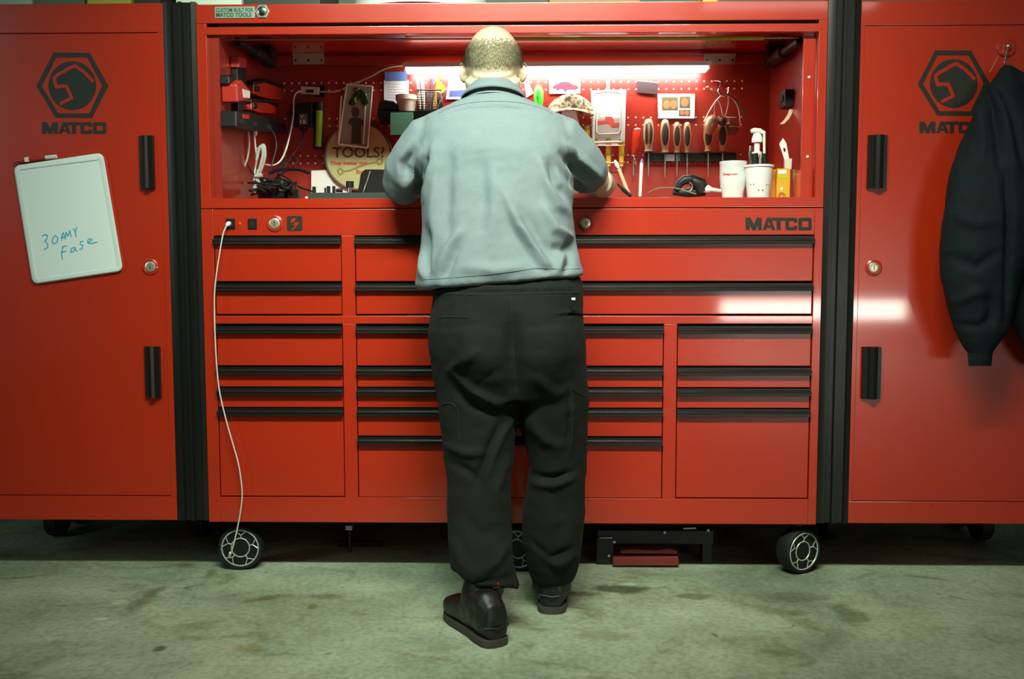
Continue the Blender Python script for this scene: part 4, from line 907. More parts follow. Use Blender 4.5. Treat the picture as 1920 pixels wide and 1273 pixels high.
# ---------------------------------------------------------------- things on the worktop
def onw(px, Y): return Vector((P(px, 360, Y).x, Y, ZW))
def cup(name, label, cat, px, Y, rb, rt, h, m, lip=.003, prof=None):
    c = onw(px, Y); p = prof or [(rb*.96, 0), (rb, .004), (rt, h-.004), (rt+lip, h-.006), (rt+lip, h), (rt-.002, h), (rb-.004, .008)]
    t = thing(name, label, cat, c); obj('cup_body', B().lathe(c, p, 36), m, t, smooth=45); return t, c
f2 = px2(.12)
t, c = cup('tumbler', 'tall glossy white tumbler with red lettering at the right of the worktop', 'tumbler', 1374, .12, 20*f2, 25*f2, 80*f2, mat('glossy_white', 'd6dcda', .12, coat=.6), prof=[(.030, 0), (.033, .002), (.0345, .03), (.040, .055), (.0425, .08), (.0425, .122), (.0435, .124), (.0435, .131), (.040, .131), (.038, .06), (.03, .006)])
b = B(); text_bm(b, 'Snap-on', (c.x-.044, 0, c.z+.083), .050, .010, off=.03, wrap=(c.x, c.y, .0428), shear=.2); obj('lettering', b, col('print_red', 'd2503c', .5), t)
t, c = cup('paper_cup', 'white paper cup with dotted green pattern beside the tumbler', 'cup', 1422, .09, 19.5*f2, 25.5*f2, .116, PAP)
b = B()
for a_, hh, sc in ((-.75, .060, .014), (-.05, .042, .016), (.62, .058, .014), (-.35, .078, .004), (.1, .075, .004), (.35, .085, .004), (-.1, .092, .004), (.3, .066, .004)):
    rr = .033+(.043-.033)*hh/.116+.0006
    for s in (-1, 1):
        for u in (.25, .75):
            pts = []
            for du, dv in ((-.12, -.12), (.12, -.12), (.12, .12), (-.12, .12)):
                x_ = sc*((u-.5)*2*.8+du*1.2); z_ = sc*((u-.5)*2*.8*s+dv*1.2); aa = a_+x_/rr
                pts.append(Vector((c.x+rr*math.sin(aa), c.y-rr*math.cos(aa), c.z+hh+z_)))
            b.prism(pts, (0, -.0003, 0))
obj('pattern', b, col('pattern_green', '5b7a62', .6), t)
# soap pump behind the cups
t = thing('pump_bottle', 'bottle with white pump head standing behind the two cups', 'bottle', onw(1418, .26)); c = onw(1418, .26); f3 = px2(.26)
zz = lambda py: P(1418, py, .26).z
obj('bottle', B().lathe((c.x, c.y, ZW), [(.030, 0), (.034, .004), (.034, zz(312)-ZW), (.028, zz(306)-ZW), (.016, zz(300)-ZW), (.015, zz(297)-ZW)], 24), col('bottle_dark', '4a3f36', .25), t, smooth=40)
obj('pump_neck', B().lathe((c.x, c.y, 0), [(.016, zz(299)), (.016, zz(285)), (.0095, zz(284)), (.0095, zz(268)), (.018, zz(267)), (.018, zz(260)), (.013, zz(252)), (.012, zz(246))], 20), WHT, t, smooth=40)
obj('pump_head', B().tube([P(1408, 246, .255), P(1414, 245, .255), P(1424, 246, .255), P(1433, 249, .25), P(1433, 256, .25)], [.006, .010, .010, .006, .004], 10), WHT, t, smooth=50)
obj('dip_straw', B().tube([P(1433, 249, .245), P(1433, 290, .245)], .0045, 8), WHT, t, smooth=50, label='white arm beside the pump')
t = thing('hand_tool_bundle', 'dark pliers and chrome tool heads poking up behind the paper cup', 'pliers', onw(1415, .17))
for pts, r, m_ in (([(1410, 360), (1408, 300), (1406, 288), (1409, 274)], .006, CHR), ([(1418, 360), (1415, 298), (1414, 288)], .013, BLKP), ([(1424, 360), (1425, 300), (1427, 290)], .006, STEEL), ([(1432, 360), (1434, 300), (1432, 288)], .008, BLKP)):
    obj('tool_handle', B().tube([P(x, y, .165) for x, y in pts], r, 8), m_, t, smooth=60)
# boxes
YLO = col('box_yellow', 'd2a31e', .5)
def carton(x0, x1, y0, Y, label, m, d=.03):
    t = thing('carton', label, 'box', onw((x0+x1)/2, Y)); a, c_ = P(x0, 360, Y).x, P(x1, 360, Y).x; zt = P(x0, y0, Y).z
    bx = obj('box', B().box(a, c_, Y, Y+d, ZW, zt, .001), m, t); return t, bx, a, c_, zt
t, bx, a, c_, zt = carton(1456, 1481, 316, .10, 'yellow carton with red ring print beside the paper cup', YLO)
b = B()
for rr in (.011, .006): b.tube([(a+.016+rr*math.cos(k), .0992, ZW+.020+rr*math.sin(k)) for k in np.linspace(0, 2*math.pi, 21)], .0013, 5, cap=False)
obj('red_rings', b, col('print_redbrown', 'b5482a', .5), bx)
b = B(); b.box(a+.004, c_-.012, .0990, .0998, zt-.016, zt-.005); b.box(a+.012, a+.019, .0990, .0998, ZW+.040, ZW+.048); obj('white_print', b, PAP, bx)
obj('lime_print', B().box(a+.004, c_-.006, .0993, .0999, zt-.031, zt-.019), col('print_lime', 'b9b81e', .5), bx)
t, bx, a, c_, zt = carton(1444, 1457, 318, .12, 'narrow orange carton tucked between paper cup and yellow carton', col('box_orange', 'd98a2a', .5), .025)
obj('blue_print', B().box(a+.002, c_-.006, .1190, .1198, ZW+.002, ZW+.018), col('print_blue', '5a63a8', .5), bx)
c = onw(1503, .11); t = thing('spray_can', 'reddish orange can beside the right wall of the hutch', 'can', c)
obj('can_body', B().lathe((c.x, c.y, ZW), [(.021, 0), (.0225, .002), (.0225, .082), (.020, .090), (.018, .092)], 24), col('can_orange', (.62, .085, .02), .35, coat=.3), t, smooth=40)
obj('can_cap', B().lathe((c.x, c.y, ZW), [(.0185, .091), (.0185, .099), (.017, .101)], 20), col('can_cap', (.50, .06, .02), .4), t, smooth=40)
obj('scraper', B().pxp([(1486, 318), (1491, 318), (1494, 368), (1488, 368)], .13, .003), STEEL, label='thin steel scraper standing between carton and can', cat='scraper')
t = thing('hanging_tag', 'white label tag leaning above the yellow carton', 'tag', P(1474, 316, .20))
tg = obj('tag', B().pxp([(1461, 270), (1468, 259), (1474, 268), (1480, 300), (1471, 300)], .20, .001), PAP, t); obj('tag_stub', B().pxp([(1470, 299), (1483, 298), (1482, 318), (1470, 316)], .198, .012), col('stub_white', 'd6d2bc', .6), t)
obj('tag_print', B().pxp([(1469, 276), (1473, 279), (1472, 286), (1469, 283)], .1985, .0004), DARK, tg)
# heat gun-like black tool and odds right of the elbow
t = thing('tape_gun', 'black pistol tool with white tip lying on the worktop left of the tumbler', 'power tool', onw(1300, .20))
b = B().tube([P(1268, 357, .2), P(1274, 344, .2), P(1284, 337, .2), P(1297, 336, .2), P(1306, 341, .2)], [.010, .014, .016, .016, .012], 12); obj('loop_handle', b, BLKP, t, smooth=60)
b = B().tube([P(1298, 338, .2), P(1312, 345, .2), P(1318, 360, .2)], [.018, .024, .020], 14); b.tube([P(1262, 360, .21), P(1290, 361, .21), P(1322, 360, .21)], [.010, .016, .014], 12); obj('tool_body', b, BLKP, t, smooth=60)
obj('trigger_ring', B().tube([P(1291+8*math.cos(k)*.9, 350+8*math.sin(k), .18) for k in np.linspace(-1.4, 1.4, 12)], .0022, 6), STEEL, t, smooth=60)
b = B().tube([P(1318, 356, .19), P(1328, 354, .19), P(1334, 356, .19)], [.008, .013, .008], 12); b.tube([P(1332, 355, .19), P(1352, 358, .19)], [.007, .006], 10); obj('white_tip', b, WHT, t, smooth=60)
cord('olive_cord', 'thin grey-green cord curling on the worktop by the pistol tool', 'cord', [P(1215, 362, .17), P(1228, 355, .17), P(1245, 352, .17), P(1268, 353, .16), P(1290, 359, .15), P(1305, 364, .15)], .002, col('cord_olive', '6a6a50', .6))
obj('paper_pad', B().box(P(1236, 366, .08).x, P(1336, 366, .08).x, .07, .16, ZW, ZW+.004), PAP, label='flat white pad lying by the tumbler on the worktop', cat='paper')
t = thing('clear_bag', 'crumpled smoky bag of parts on the worktop near the right elbow', 'bag', onw(1245, .24))
b = B().ell(onw(1245, .25)+Vector((0, 0, .014)), (.055, .03, .016), n=20, m=10); me_ = b; obj('bag', b, col('bag_smoky', '4a2f28', .3, var=.4, vscale=40), t, smooth=60)
t = thing('work_order_board', 'dark clipboard lying on the worktop right of the man', 'clipboard', onw(1190, .15))
obj('board', B().box(P(1152, 364, .13).x, P(1235, 364, .13).x, .08, .32, ZW+.001, ZW+.006, .001), col('board_dark', '2c332a', .5), t); obj('board_edge', B().box(P(1176, 361, .08).x, P(1212, 361, .08).x, .078, .081, ZW+.0062, ZW+.009), col('board_tan', 'b0a078', .5), t)
t = thing('marker_pen', 'upright white marker with purple cap right of the man', 'marker', onw(1201, .16))
obj('barrel', B().tube([P(1200, 368, .16), P(1203, 305, .16)], [.0050, .0056], 12), WHT, t, smooth=50); obj('cap', B().tube([P(1203, 306, .16), P(1204, 298, .16)], [.0058, .0035], 12), col('purple_cap', '7a5aa8', .4), t, smooth=50)
t = thing('soldering_tool', 'slim beige tool with pale tip leaning beside the right elbow', 'tool', onw(1170, .17))
obj('barrel', B().tube([P(1178, 362, .17), P(1160, 316, .17)], [.0065, .0060], 12), col('tool_beige', 'c8b08e', .45), t, smooth=50); obj('tip', B().tube([P(1160, 315, .17), P(1156, 308, .17), P(1153, 300, .17)], [.0045, .0075, .003], 12), WHT, t, smooth=50)
t = thing('multimeter_probe', 'dark probe lying against the right forearm', 'probe', onw(1160, .06))
obj('probe', B().tube([P(1158, 345, .10), P(1172, 358, .08), P(1182, 367, .06)], [.003, .007, .005], 10), BLKP, t, smooth=50)
# left side: tray with sockets, phone, white sheet
t = thing('parts_tray', 'low dark tray along the front left of the worktop', 'tray', onw(645, .06))
x0, x1 = P(577, 365, .03).x, P(735, 365, .03).x
obj('tray_base', B().box(x0, x1, .03, .11, ZW, ZW+.006), col('tray_green', '33403a', .4), t)
for yy in (.03, .107): obj('tray_wall', B().box(x0, x1, yy, yy+.003, ZW+.006, P(650, 361, .03).z), col('tray_green', '33403a', .4), t)
obj('tray_end', B().box(x0-.008, x0, .03, .11, ZW, ZW+.018), WHT, t)
for x, y0, r, lab in ((589, 350, 3.5, 'black socket standing alone at the left end of the tray'), (610, 352, 2, 'thin bit socket, first in the row on the tray'), (616, 349, 3.5, 'black socket, second in the row on the tray'), (626, 349, 3, 'black socket, third in the row on the tray')):
    c = P(x, 360, .09); f_ = px2(.09); zt = P(x, y0, .09).z
    obj('socket', B().lathe((c.x, .09, 0), [(r*f_, ZW+.006), (r*f_, zt), (r*.7*f_, zt), (r*.6*f_, zt-.006)], 16), BLKP, label=lab, cat='socket', group='sockets on the tray', smooth=40)
c = P(636, 358, .09); obj('socket', B().tube([P(630, 357, .085), P(642, 357, .085)], .006, 14), BLKP, label='dark socket lying on its side on the tray', cat='socket', group='sockets on the tray', smooth=40)
t = thing('socket_adapter', 'black socket adapter with chrome stem standing beside the leaning tablet', 'socket', P(656, 362, .09))
obj('head', B().tube([P(656, 352, .09), P(656, 340, .09)], [.0125, .0125], 16), BLKP, t, smooth=40); obj('stem', B().tube([P(656, 366, .09), P(656, 350, .09)], .007, 12), CHR, t, smooth=40)
t = thing('leaning_tablet', 'black tablet leaning back at the left of the man', 'tablet', onw(705, .2))
q = [Vector(P(670, 364, .12)), Vector(P(735, 364, .12)), Vector(P(735, 318, .19)), Vector(P(684, 318, .19)), Vector(P(676, 326, .18))]
obj('tablet_back', B().prism(q, (0, .010, .002)), BLKP, t, bevel=.003)
obj('tablet_edge', B().tube([P(681, 361, .116), P(694, 321, .182)], .0016, 6), STEEL, t)
sheet('blank_paper', 'blank white sheet leaning behind the round sign at lower left', 'paper', [(584, 320), (640, 318), (660, 372), (584, 374)], PAP, .59, .003)
# left wall: chargers, batteries, power strip
xw = xi0+.001
def wallq(px, py): return P(px, py, 0)   # direction helper
def WL(px, py, inset=.0):
    "point on the left inner wall seen at the pixel"
    d = FW + RT*((px-960)/FPX) - UP*((py-636.5)/FPX); return CAM + d*((xw+inset-CAM.x)/d.x)
def wallbox(b, pts, t):
    return b.prism([WL(x, y) for x, y in pts], (t, 0, 0))
REDB = col('tool_red', (.50, .03, .015), .4)
t = thing('charger_rail', 'tall black charger rail on the left inner wall of the hutch', 'rail', WL(440, 205))
obj('rail', wallbox(B(), [(433, 108), (450, 112), (452, 206), (436, 212)], .02), BLKP, t, bevel=.003); obj('rail_top', wallbox(B(), [(432, 106), (447, 110), (447, 128), (432, 126)], .028), REDB, t, bevel=.002)
t = thing('battery_pack', 'red battery pack with white label on the left inner wall', 'battery', WL(425, 190))
h = obj('pack', wallbox(B(), [(414, 158), (424, 150), (440, 168), (440, 188), (416, 192)], .05), REDB, t, bevel=.005); obj('printed_label', wallbox(B(), [(425, 167), (439, 171), (439, 184), (427, 183)], .052), PAP, h)
obj('pack_base', wallbox(B(), [(412, 142), (424, 140), (424, 156), (412, 158)], .03), BLKP, t, bevel=.004)
for i_, (pts, lab) in enumerate((([(456, 156), (478, 152), (511, 164), (512, 188), (480, 184), (456, 176)], 'red and black cordless charger, upper on the left inner wall'), ([(452, 188), (482, 190), (500, 198), (500, 214), (470, 212), (452, 206)], 'red and black cordless charger, lower on the left inner wall'))):
    t = thing('cordless_charger', lab, 'charger', WL(482, 190+20*i_), 'chargers on the left inner wall')
    h = obj('housing', wallbox(B(), pts, .035), REDB, t, bevel=.004)
    xs_ = [p[0] for p in pts]; ys_ = [p[1] for p in pts]
    obj('black_cover', wallbox(B(), [(xs_[0]-2, ys_[0]-2), (xs_[1], ys_[1]-5), (xs_[2]+2, ys_[2]-3), (xs_[2]+2, ys_[2]+3), (xs_[1], ys_[1]+3), (xs_[0]-2, ys_[0]+4)], .038), BLKP, t, bevel=.003)
    obj('dock', wallbox(B(), [(xs_[0]+1, ys_[0]+5), (xs_[0]+9, ys_[0]+6), (xs_[0]+9, ys_[0]+16), (xs_[0]+1, ys_[0]+15)], .041), BLKP, h, bevel=.002)
t = thing('power_strip', 'black multi-outlet power strip low on the left inner wall', 'power strip', WL(465, 248))
h = obj('strip', wallbox(B(), [(413, 208), (440, 210), (512, 234), (514, 250), (470, 248), (413, 238)], .05), BLKP, t, bevel=.004)
for x in (420, 446, 474, 498): obj('outlet', wallbox(B(), [(x, 222+(x-420)*.2), (x+8, 224+(x-420)*.2), (x+8, 233+(x-420)*.2), (x, 231+(x-420)*.2)], .052), DARK, h)
obj('red_switch', wallbox(B(), [(426, 214), (437, 215), (437, 223), (426, 222)], .053), REDB, h)
# cables
def pts(*a): return [P(x, y, Y) for x, y, Y in a]
cord('white_cable', 'white cable dropping from the power strip to the worktop, left of the plug', 'cable', pts((462, 235, .30), (466, 250, .28), (467, 275, .27), (463, 300, .26), (455, 318, .25), (446, 335, .24), (441, 355, .22), (443, 366, .20)), .0035, CABLEW)
t = thing('white_plug', 'white plug with cable hanging from the power strip', 'plug', P(480, 255, .27))
obj('plug_body', B().tube(pts((481, 234, .27), (479, 240, .27), (478, 254, .27)), [.008, .010, .006], 10), WHT, t, smooth=50); obj('plug_cable', B().tube(smooth_pts(pts((477, 254, .27), (479, 275, .27), (481, 300, .27), (478, 320, .26), (476, 350, .25), (477, 366, .25))), .003, 8), CABLEW, t, smooth=50)
t = thing('bundled_cable', 'looped bundle of pale grey cable on the left of the worktop', 'cable', P(485, 366, .24))
for a in (((483, 280, .24), (494, 272, .24), (497, 288, .24), (494, 305, .24), (486, 326, .235), (478, 345, .23), (476, 360, .22)), ((481, 300, .23), (486, 280, .23), (491, 275, .23), (493, 290, .23), (488, 312, .23), (482, 332, .23), (488, 346, .22)), ((484, 318, .225), (481, 338, .225), (478, 362, .22))):
    obj('loop', B().tube(smooth_pts(pts(*a)), .0052, 8), col('cable_pale', 'a9b0a2', .5), t, smooth=50)
obj('tie', B().tube(pts((478, 330, .22), (492, 329, .22)), .007, 8), col('cable_pale', 'a9b0a2', .5), t, smooth=50)
cord('light_cable', 'grey cable curving from the wall adapter down to the cable heap', 'cable', pts((566, 171, .57), (556, 174, .56), (551, 185, .55), (550, 215, .52), (546, 240, .48), (538, 275, .42), (527, 300, .38), (512, 310, .34), (495, 308, .30)), .003, CABLEW)
cord('lamp_cable', 'pale flat cable running up from the adapter to the work light', 'cable', pts((601, 172, .585), (625, 172, .58), (640, 168, .58), (660, 158, .59), (690, 146, .60), (720, 130, .60), (745, 124, .60), (766, 124, .60)), .0032, col('cable_beige', 'b8a58c', .5))
for i_, (a, lab) in enumerate((
    (((450, 255, .26), (446, 275, .25), (432, 295, .22), (422, 315, .20), (422, 345, .18), (430, 367, .15)), 'black cable looping down nearest the left front flange'),
    (((452, 250, .28), (456, 280, .27), (470, 320, .25), (490, 335, .23), (500, 350, .22)), 'black cable sagging behind the white cables'),
    (((505, 240, .33), (514, 252, .33), (518, 275, .33), (512, 300, .31), (506, 330, .29), (510, 362, .27)), 'black cable from the right end of the power strip'),
    (((569, 247, .56), (566, 262, .54), (552, 285, .5), (538, 305, .45), (520, 330, .38), (505, 350, .32)), 'black cable hanging from the charger box'),
    (((520, 320, .33), (535, 300, .36), (550, 293, .37), (558, 300, .36), (550, 312, .34), (530, 325, .32), (510, 340, .30)), 'black cable loop standing above the cable heap'),
    (((505, 325, .30), (525, 318, .29), (560, 318, .28), (580, 325, .27)), 'thick black cable end pointing right from the heap'),
    (((520, 325, .28), (540, 335, .26), (560, 350, .24), (590, 360, .22)), 'thin black cable trailing from the heap to the tray'),
    (((583, 178, .58), (560, 188, .57), (548, 205, .55), (540, 250, .5), (530, 290, .42), (522, 330, .34)), 'thin black cable behind the grey cable on the pegboard'),
    (((640, 168, .57), (655, 180, .56), (664, 184, .55)), 'short black lead running to the green clamp'))):
    cord('black_cable', lab, 'cable', pts(*a), .0055 if 'thick' in lab else .003, CABLEB)
t = thing('cable_heap', 'tangled heap of black cables and adapters on the left of the worktop', 'cables', P(510, 368, .24))
rc = random.Random(11)
for k in range(11):
    c0 = (rc.uniform(485, 545), rc.uniform(340, 356)); pl = []
    for q_ in range(7):
        a_ = q_*1.05+rc.random()*6; pl.append(P(c0[0]+rc.uniform(10, 30)*math.cos(a_), min(366, c0[1]+rc.uniform(4, 12)*math.sin(a_)), .22+rc.uniform(-.05, .05)))
    obj('cable_loop', B().tube(smooth_pts(pl, 4), .0038, 6), CABLEB, t, smooth=50)
for x, y in ((500, 358), (530, 360), (548, 362)): c = P(x, y, .24); obj('adapter', B().box(c.x-.024, c.x+.024, .22, .27, ZW, c.z+.012, .003), BLKP, t, smooth=40)
# white charging cable from the cabinet socket to the castor
t = thing('charging_cable', 'long thin white charging cable hanging from the cabinet socket to the castor', 'cable', P(430, 1045, -.03))
obj('plug', B().tube([P(430, 419, -.002), P(428, 420, -.014), P(424, 423, -.020)], [.007, .008, .004], 10), WHT, t, smooth=50)
obj('wire', B().tube(smooth_pts([P(425, 423, -.020), P(418, 440, -.024), P(411, 480, -.022), P(405, 520, -.022), P(402, 560, -.022), P(403, 620, -.022), P(406, 680, -.022), P(411, 730, -.022), P(422, 780, -.022), P(436, 830, -.022), P(446, 865, -.022), P(452, 900, -.02), P(454, 930, -.018), P(450, 965, -.015), P(443, 1000, -.01), P(437, 1025, -.003), P(431, 1042, .010)], 5), .0022, 8), CABLEW, t, smooth=50)
obj('connector', B().tube([P(432, 1036, .004), P(430, 1045, .012)], [.0045, .0035], 8), WHT, t, smooth=50)
# ---------------------------------------------------------------- whiteboard and its marker
t = thing('whiteboard', 'small tilted magnetic whiteboard with blue handwriting on the left locker door', 'whiteboard', P(146, 532, -.01))
TL, TR, BR_, BL_ = (25, 311), (193, 286), (231, 508), (61, 533)
def bil(u, v, Y): 
    x = (1-v)*((1-u)*TL[0]+u*TR[0])+v*((1-u)*BL_[0]+u*BR_[0]); y = (1-v)*((1-u)*TL[1]+u*TR[1])+v*((1-u)*BL_[1]+u*BR_[1]); return P(x, y, Y)
def rrect(e, r, Y, n=6):
    out = []; asp = 170/225
    for cu, cv, a0 in ((1-e-r, e+r*asp, -90), (1-e-r, 1-e*asp-r*asp, 0), (e+r, 1-e*asp-r*asp, 90), (e+r, e*asp+r*asp, 180)):
        for k in range(n+1):
            a = math.radians(a0+90*k/n); out.append(bil(cu+r*math.cos(a), cv+r*asp*math.sin(a), Y))
    return out
b = B(); b.loft([rrect(.0, .07, -.001), rrect(.0, .07, -.010), rrect(.012, .06, -.013), rrect(.05, .03, -.013), rrect(.062, .02, -.010)])
fr_ = obj('frame', b, mat('board_frame', 'dbeae4', .4), t, smooth=35)
obj('writing_surface', B().prism(rrect(.062, .02, -.0102), (0, -.0006, 0)), mat('board_white', 'e2efec', .3), t)
b = B(); hand = [[(335,775),(360,762),(378,770),(372,800),(355,815),(378,835),(380,865),(350,882)], [(440,770),(422,788),(415,820),(430,838),(453,825),(462,790),(440,770)], [(490,810),(495,765),(503,745),(512,770),(520,800)], [(490,787),(518,780)], [(520,795),(526,742),(540,775),(555,730),(567,780)], [(585,715),(600,742)], [(610,705),(600,742),(606,780)],
 [(500,860),(490,915),(497,960)], [(497,862),(530,852)], [(492,905),(525,893)], [(590,862),(567,878),(563,903),(585,900),(600,865),(600,885),(614,895)], [(662,815),(640,820),(640,840),(660,850),(655,872),(635,882)], [(695,828),(725,815),(732,800),(712,795),(697,812),(705,833),(735,832),(775,822)]]
for s_ in hand: stroke(b, [(x/4.244, 260+y/4.243) for x, y in s_], .0036, -.0109, .0004)
obj('handwriting', b, mat('ink_cyan', '4fb3d4', .5), fr_)
t = thing('dry_erase_marker', 'red and white dry-erase marker clipped on the top edge of the whiteboard', 'marker', P(65, 305, -.01))
obj('cap', B().tube([P(26, 304, -.012), P(34, 302, -.012), P(52, 299, -.012)], [.004, .0058, .0062], 12), col('marker_red', 'b52a1c', .4), t, smooth=50)
obj('barrel', B().tube([P(52, 299, -.012), P(86, 295.5, -.012)], .0052, 12), col('marker_red', 'b52a1c', .4), t, smooth=50); obj('barrel_end', B().tube([P(86, 295.5, -.012), P(106, 293.5, -.012)], .0062, 12), WHT, t, smooth=50)
obj('clip', B().pxp([(49, 296), (56, 295), (57, 303), (50, 304)], -.008, .012), WHT, t)
# ---------------------------------------------------------------- jacket on its magnet hook
t = thing('magnetic_hook', 'round red magnetic hook with chrome ball on the right locker door', 'hook', P(1886, 110, -.01))
c = P(1886, 89, 0); obj('magnet_disc', B().lathe((c.x, 0, c.z), [(.028, 0), (.029, -.004), (.026, -.007), (.008, -.008)], 32, 'y'), RED, t, smooth=40)
obj('ball', B().ell((c.x, -.014, c.z), (.0085, .0085, .0085), n=16, m=10), CHR, t, smooth=60)
obj('hook_wire', B().tube([Vector((c.x, -.014, c.z)), P(1886, 108, -.03), P(1884, 120, -.04), P(1883, 127, -.05), P(1884, 120, -.06)], .0026, 8), CHR, t, smooth=60)
JKT = mat('jacket_cloth', (.0032, .0092, .0120), .8, var=.25, vscale=18, bump=.4, bscale=400, spec=.25)
jt = thing('work_jacket', 'dark navy work jacket with ribbed cuffs hanging from the magnetic hook', 'jacket', P(1860, 685, -.13))
b = B(); Yj = -.105
b.loft([pxring(py, xl, xr, Y_, d_, 2.1) for py, xl, xr, Y_, d_ in ((122, 1880, 1892, -.052, .012), (134, 1872, 1902, -.056, .024), (160, 1852, 1916, -.068, .04), (215, 1826, 1938, -.085, .06), (262, 1804, 1945, -.10, .072), (320, 1785, 1950, -.115, .080), (400, 1772, 1950, -.125, .085), (470, 1764, 1930, -.13, .085), (520, 1767, 1910, -.135, .078), (570, 1777, 1898, -.14, .070), (620, 1790, 1888, -.145, .058), (648, 1804, 1868, -.148, .040), (662, 1815, 1860, -.15, .032), (684, 1818, 1857, -.15, .030))])
b.loft([pxring(py, xl, xr, Y_, d_, 2.1) for py, xl, xr, Y_, d_ in ((126, 1884, 1898, -.052, .012), (160, 1884, 1960, -.06, .035), (260, 1884, 2060, -.075, .05), (400, 1886, 2100, -.08, .058), (520, 1888, 2110, -.085, .06), (600, 1892, 2110, -.09, .058), (640, 1912, 2105, -.09, .052), (690, 1950, 2095, -.09, .045))])
me = remesh(b, .007, 5)
fold(me, [([(1884, 135), (1866, 200), (1850, 300)], .012, .008), ([(1888, 135), (1882, 220), (1878, 320)], .010, -.010), ([(1893, 135), (1900, 200), (1905, 330)], .012, .010), ([(1878, 140), (1846, 200), (1820, 300)], .011, -.007), ([(1896, 140), (1918, 220), (1925, 320)], .010, -.010),
    ([(1887, 320), (1889, 450), (1887, 600)], .010, -.014), ([(1800, 400), (1830, 420), (1870, 415)], .016, .006), ([(1785, 480), (1830, 500), (1870, 470)], .016, -.006), ([(1795, 570), (1830, 548), (1862, 552)], .016, .007), ([(1802, 610), (1836, 612), (1858, 596)], .012, -.005), ([(1850, 540), (1858, 580), (1852, 620)], .016, -.008)], -.2)
wrinkle(me, .005, 11); wrinkle(me, .0015, 45)
me.shade_smooth(); jk = link_mesh('jacket_body', me, JKT, jt)
b = B()
for k in range(16):
    u = k/15; b.tube([P(1816+43*u, 662, -.182+.02*abs(u-.5)*2), P(1818+39*u, 686, -.182+.02*abs(u-.5)*2)], .0030, 6)
obj('ribbed_cuff', b, JKT, jt, smooth=60)
# ---------------------------------------------------------------- under the cabinet
t = thing('floor_jack', 'black jack frame with red pads stored under the cabinet right of the man', 'jack', PF(1200, 1052)+Vector((0, .05, .0)))
Yk = .12
obj('frame_bar', B().box(P(1120, 1000, Yk).x, P(1338, 1000, Yk).x, Yk, Yk+.05, P(1200, 1020, Yk).z, P(1200, 995, Yk).z, .004), BLKP, t, smooth=40)
obj('frame_foot', B().box(P(1118, 1000, Yk).x, P(1150, 1000, Yk).x, Yk-.01, Yk+.06, 0, P(1130, 1008, Yk).z, .004), BLKP, t, smooth=40)
obj('frame_foot', B().box(P(1318, 1000, Yk).x, P(1336, 1000, Yk).x, Yk+.005, Yk+.06, 0, P(1130, 1018, Yk).z, .004), BLKP, t, smooth=40)
PAD = col('pad_red', '6e2018', .6, var=.15)
obj('red_pad', B().pxp([(1147, 1037), (1268, 1036), (1269, 1052), (1147, 1052)], Yk+.01, .05), PAD, t, bevel=.002); obj('red_pad', B().pxp([(1160, 1026), (1180, 1023), (1225, 1025), (1250, 1022), (1268, 1026), (1266, 1032), (1162, 1031)], Yk+.01, .04), PAD, t, bevel=.002)
for x, y in ((1142, 1042), (1152, 1016), (1246, 998), (1328, 994)): obj('bolt_head', B().ell(P(x, y, Yk-.012), (.005, .004, .005), n=12, m=6), WHT, t, smooth=60)
for x, y in ((1136, 1009), (1293, 991)): obj('bright_edge', B().pxp([(x-12, y-1.5), (x+12, y-2.5), (x+12, y), (x-12, y+1)], Yk-.005, .003), STEEL, t)
t = thing('creeper_frame', 'dark steel frame standing under the cabinet left of the man', 'frame', PF(640, 1062)+Vector((0, .1, 0)))
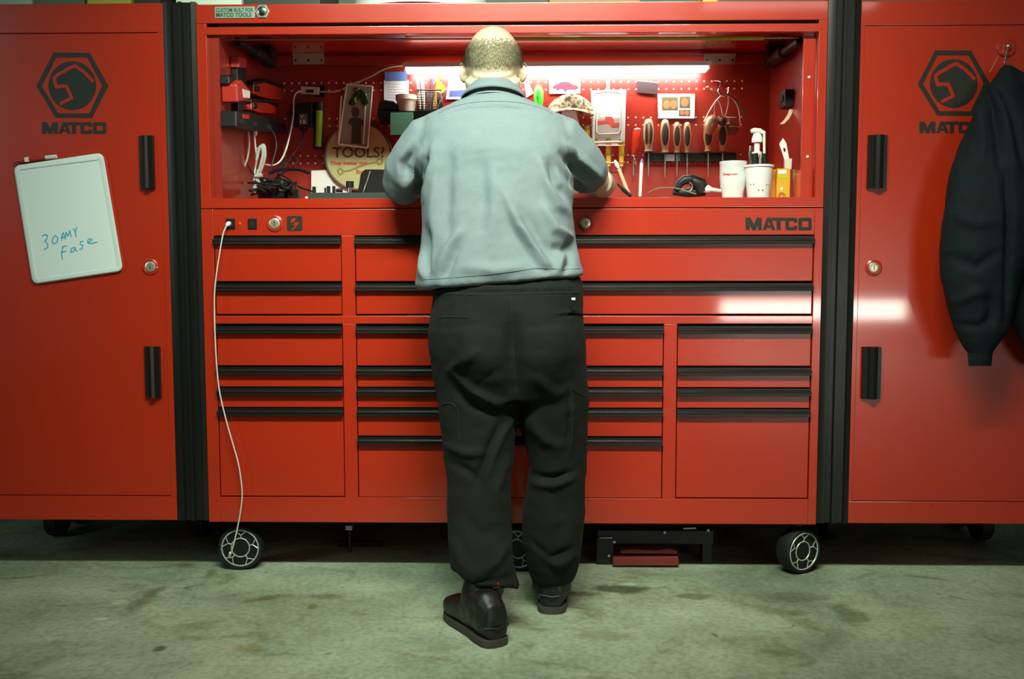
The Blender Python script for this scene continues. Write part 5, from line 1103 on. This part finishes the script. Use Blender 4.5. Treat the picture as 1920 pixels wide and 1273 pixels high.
obj('strut', B().tube([PF(640, 1060)+Vector((0, .15, 0)), P(655, 988, .25)], .006, 8), BLKP, t, smooth=50); obj('top_clip', B().box(P(648, 990, .2).x, P(660, 990, .2).x, .20, .23, P(650, 994, .2).z, P(650, 986, .2).z), STEEL, t); obj('foot_bar', B().tube([PF(610, 1058)+Vector((0, .2, .012)), PF(700, 1058)+Vector((0, .2, .012))], .01, 8), BLKP, t, smooth=50)
# ---------------------------------------------------------------- things stored on top, just cut by the frame edge
def topbox(name, label, cat, x0, x1, Y, d, zt0, h, m, bev=.004):
    a, c_ = P(x0, 5, Y).x, P(x1, 5, Y).x; return obj(name, B().box(a, c_, Y, Y+d, zt0, zt0+h, bev), m, label=label, cat=cat, smooth=40)
topbox('carton', 'white carton lying on the left end of the hutch roof', 'box', 330, 453, .04, .3, 1.7955, .12, col('carton_pale', 'cfe0cc', .7))
topbox('storage_case', 'dark storage case on the hutch roof above the name plate', 'case', 458, 600, .05, .3, ZT, .14, col('case_dark', '2b332c', .5))
c = P(790, 5, .25); b = B().lathe((c.x, .27, ZT), [(.26, 0), (.275, .004), (.275, .012), (.26, .014), (.24, .02), (.20, .10)], 48); obj('basin', b, col('basin_white', 'c9d2cc', .4), label='shallow white basin standing upside down on the hutch roof', cat='basin', smooth=40)
topbox('yellow_case', 'small yellow case on the right half of the hutch roof', 'case', 1318, 1346, .06, .1, ZT, .06, col('case_yellow', 'c8b22a', .5))
topbox('cardboard_box', 'pale brown cardboard box on the hutch roof behind the head', 'box', 1030, 1200, .06, .25, ZT, .1, col('cardboard', '9a7a5a', .8))
topbox('folded_cloth', 'pale green folded cloth on the far left locker roof', 'cloth', -10, 60, .05, .3, 1.7925, .06, col('cloth_pale', '8fb3a0', .9), .015)
topbox('green_case', 'dark green case on the left locker roof', 'case', 66, 158, .05, .3, 1.7925, .12, col('case_green', '4a5f48', .6))
topbox('sponge_block', 'yellow-green foam block on the left locker roof', 'foam', 162, 246, .05, .2, 1.7925, .07, col('foam_yellow', '8f9438', .9), .012)
topbox('tool_bag', 'black tool bag on the right end of the left locker roof', 'bag', 252, 302, .05, .25, 1.7925, .14, col('bag_black', '24261f', .8), .012)
topbox('paper_stack', 'thin white paper stack on the right locker roof', 'paper', 1850, 1866, .05, .2, 1.7855, .012, PAP, .001)
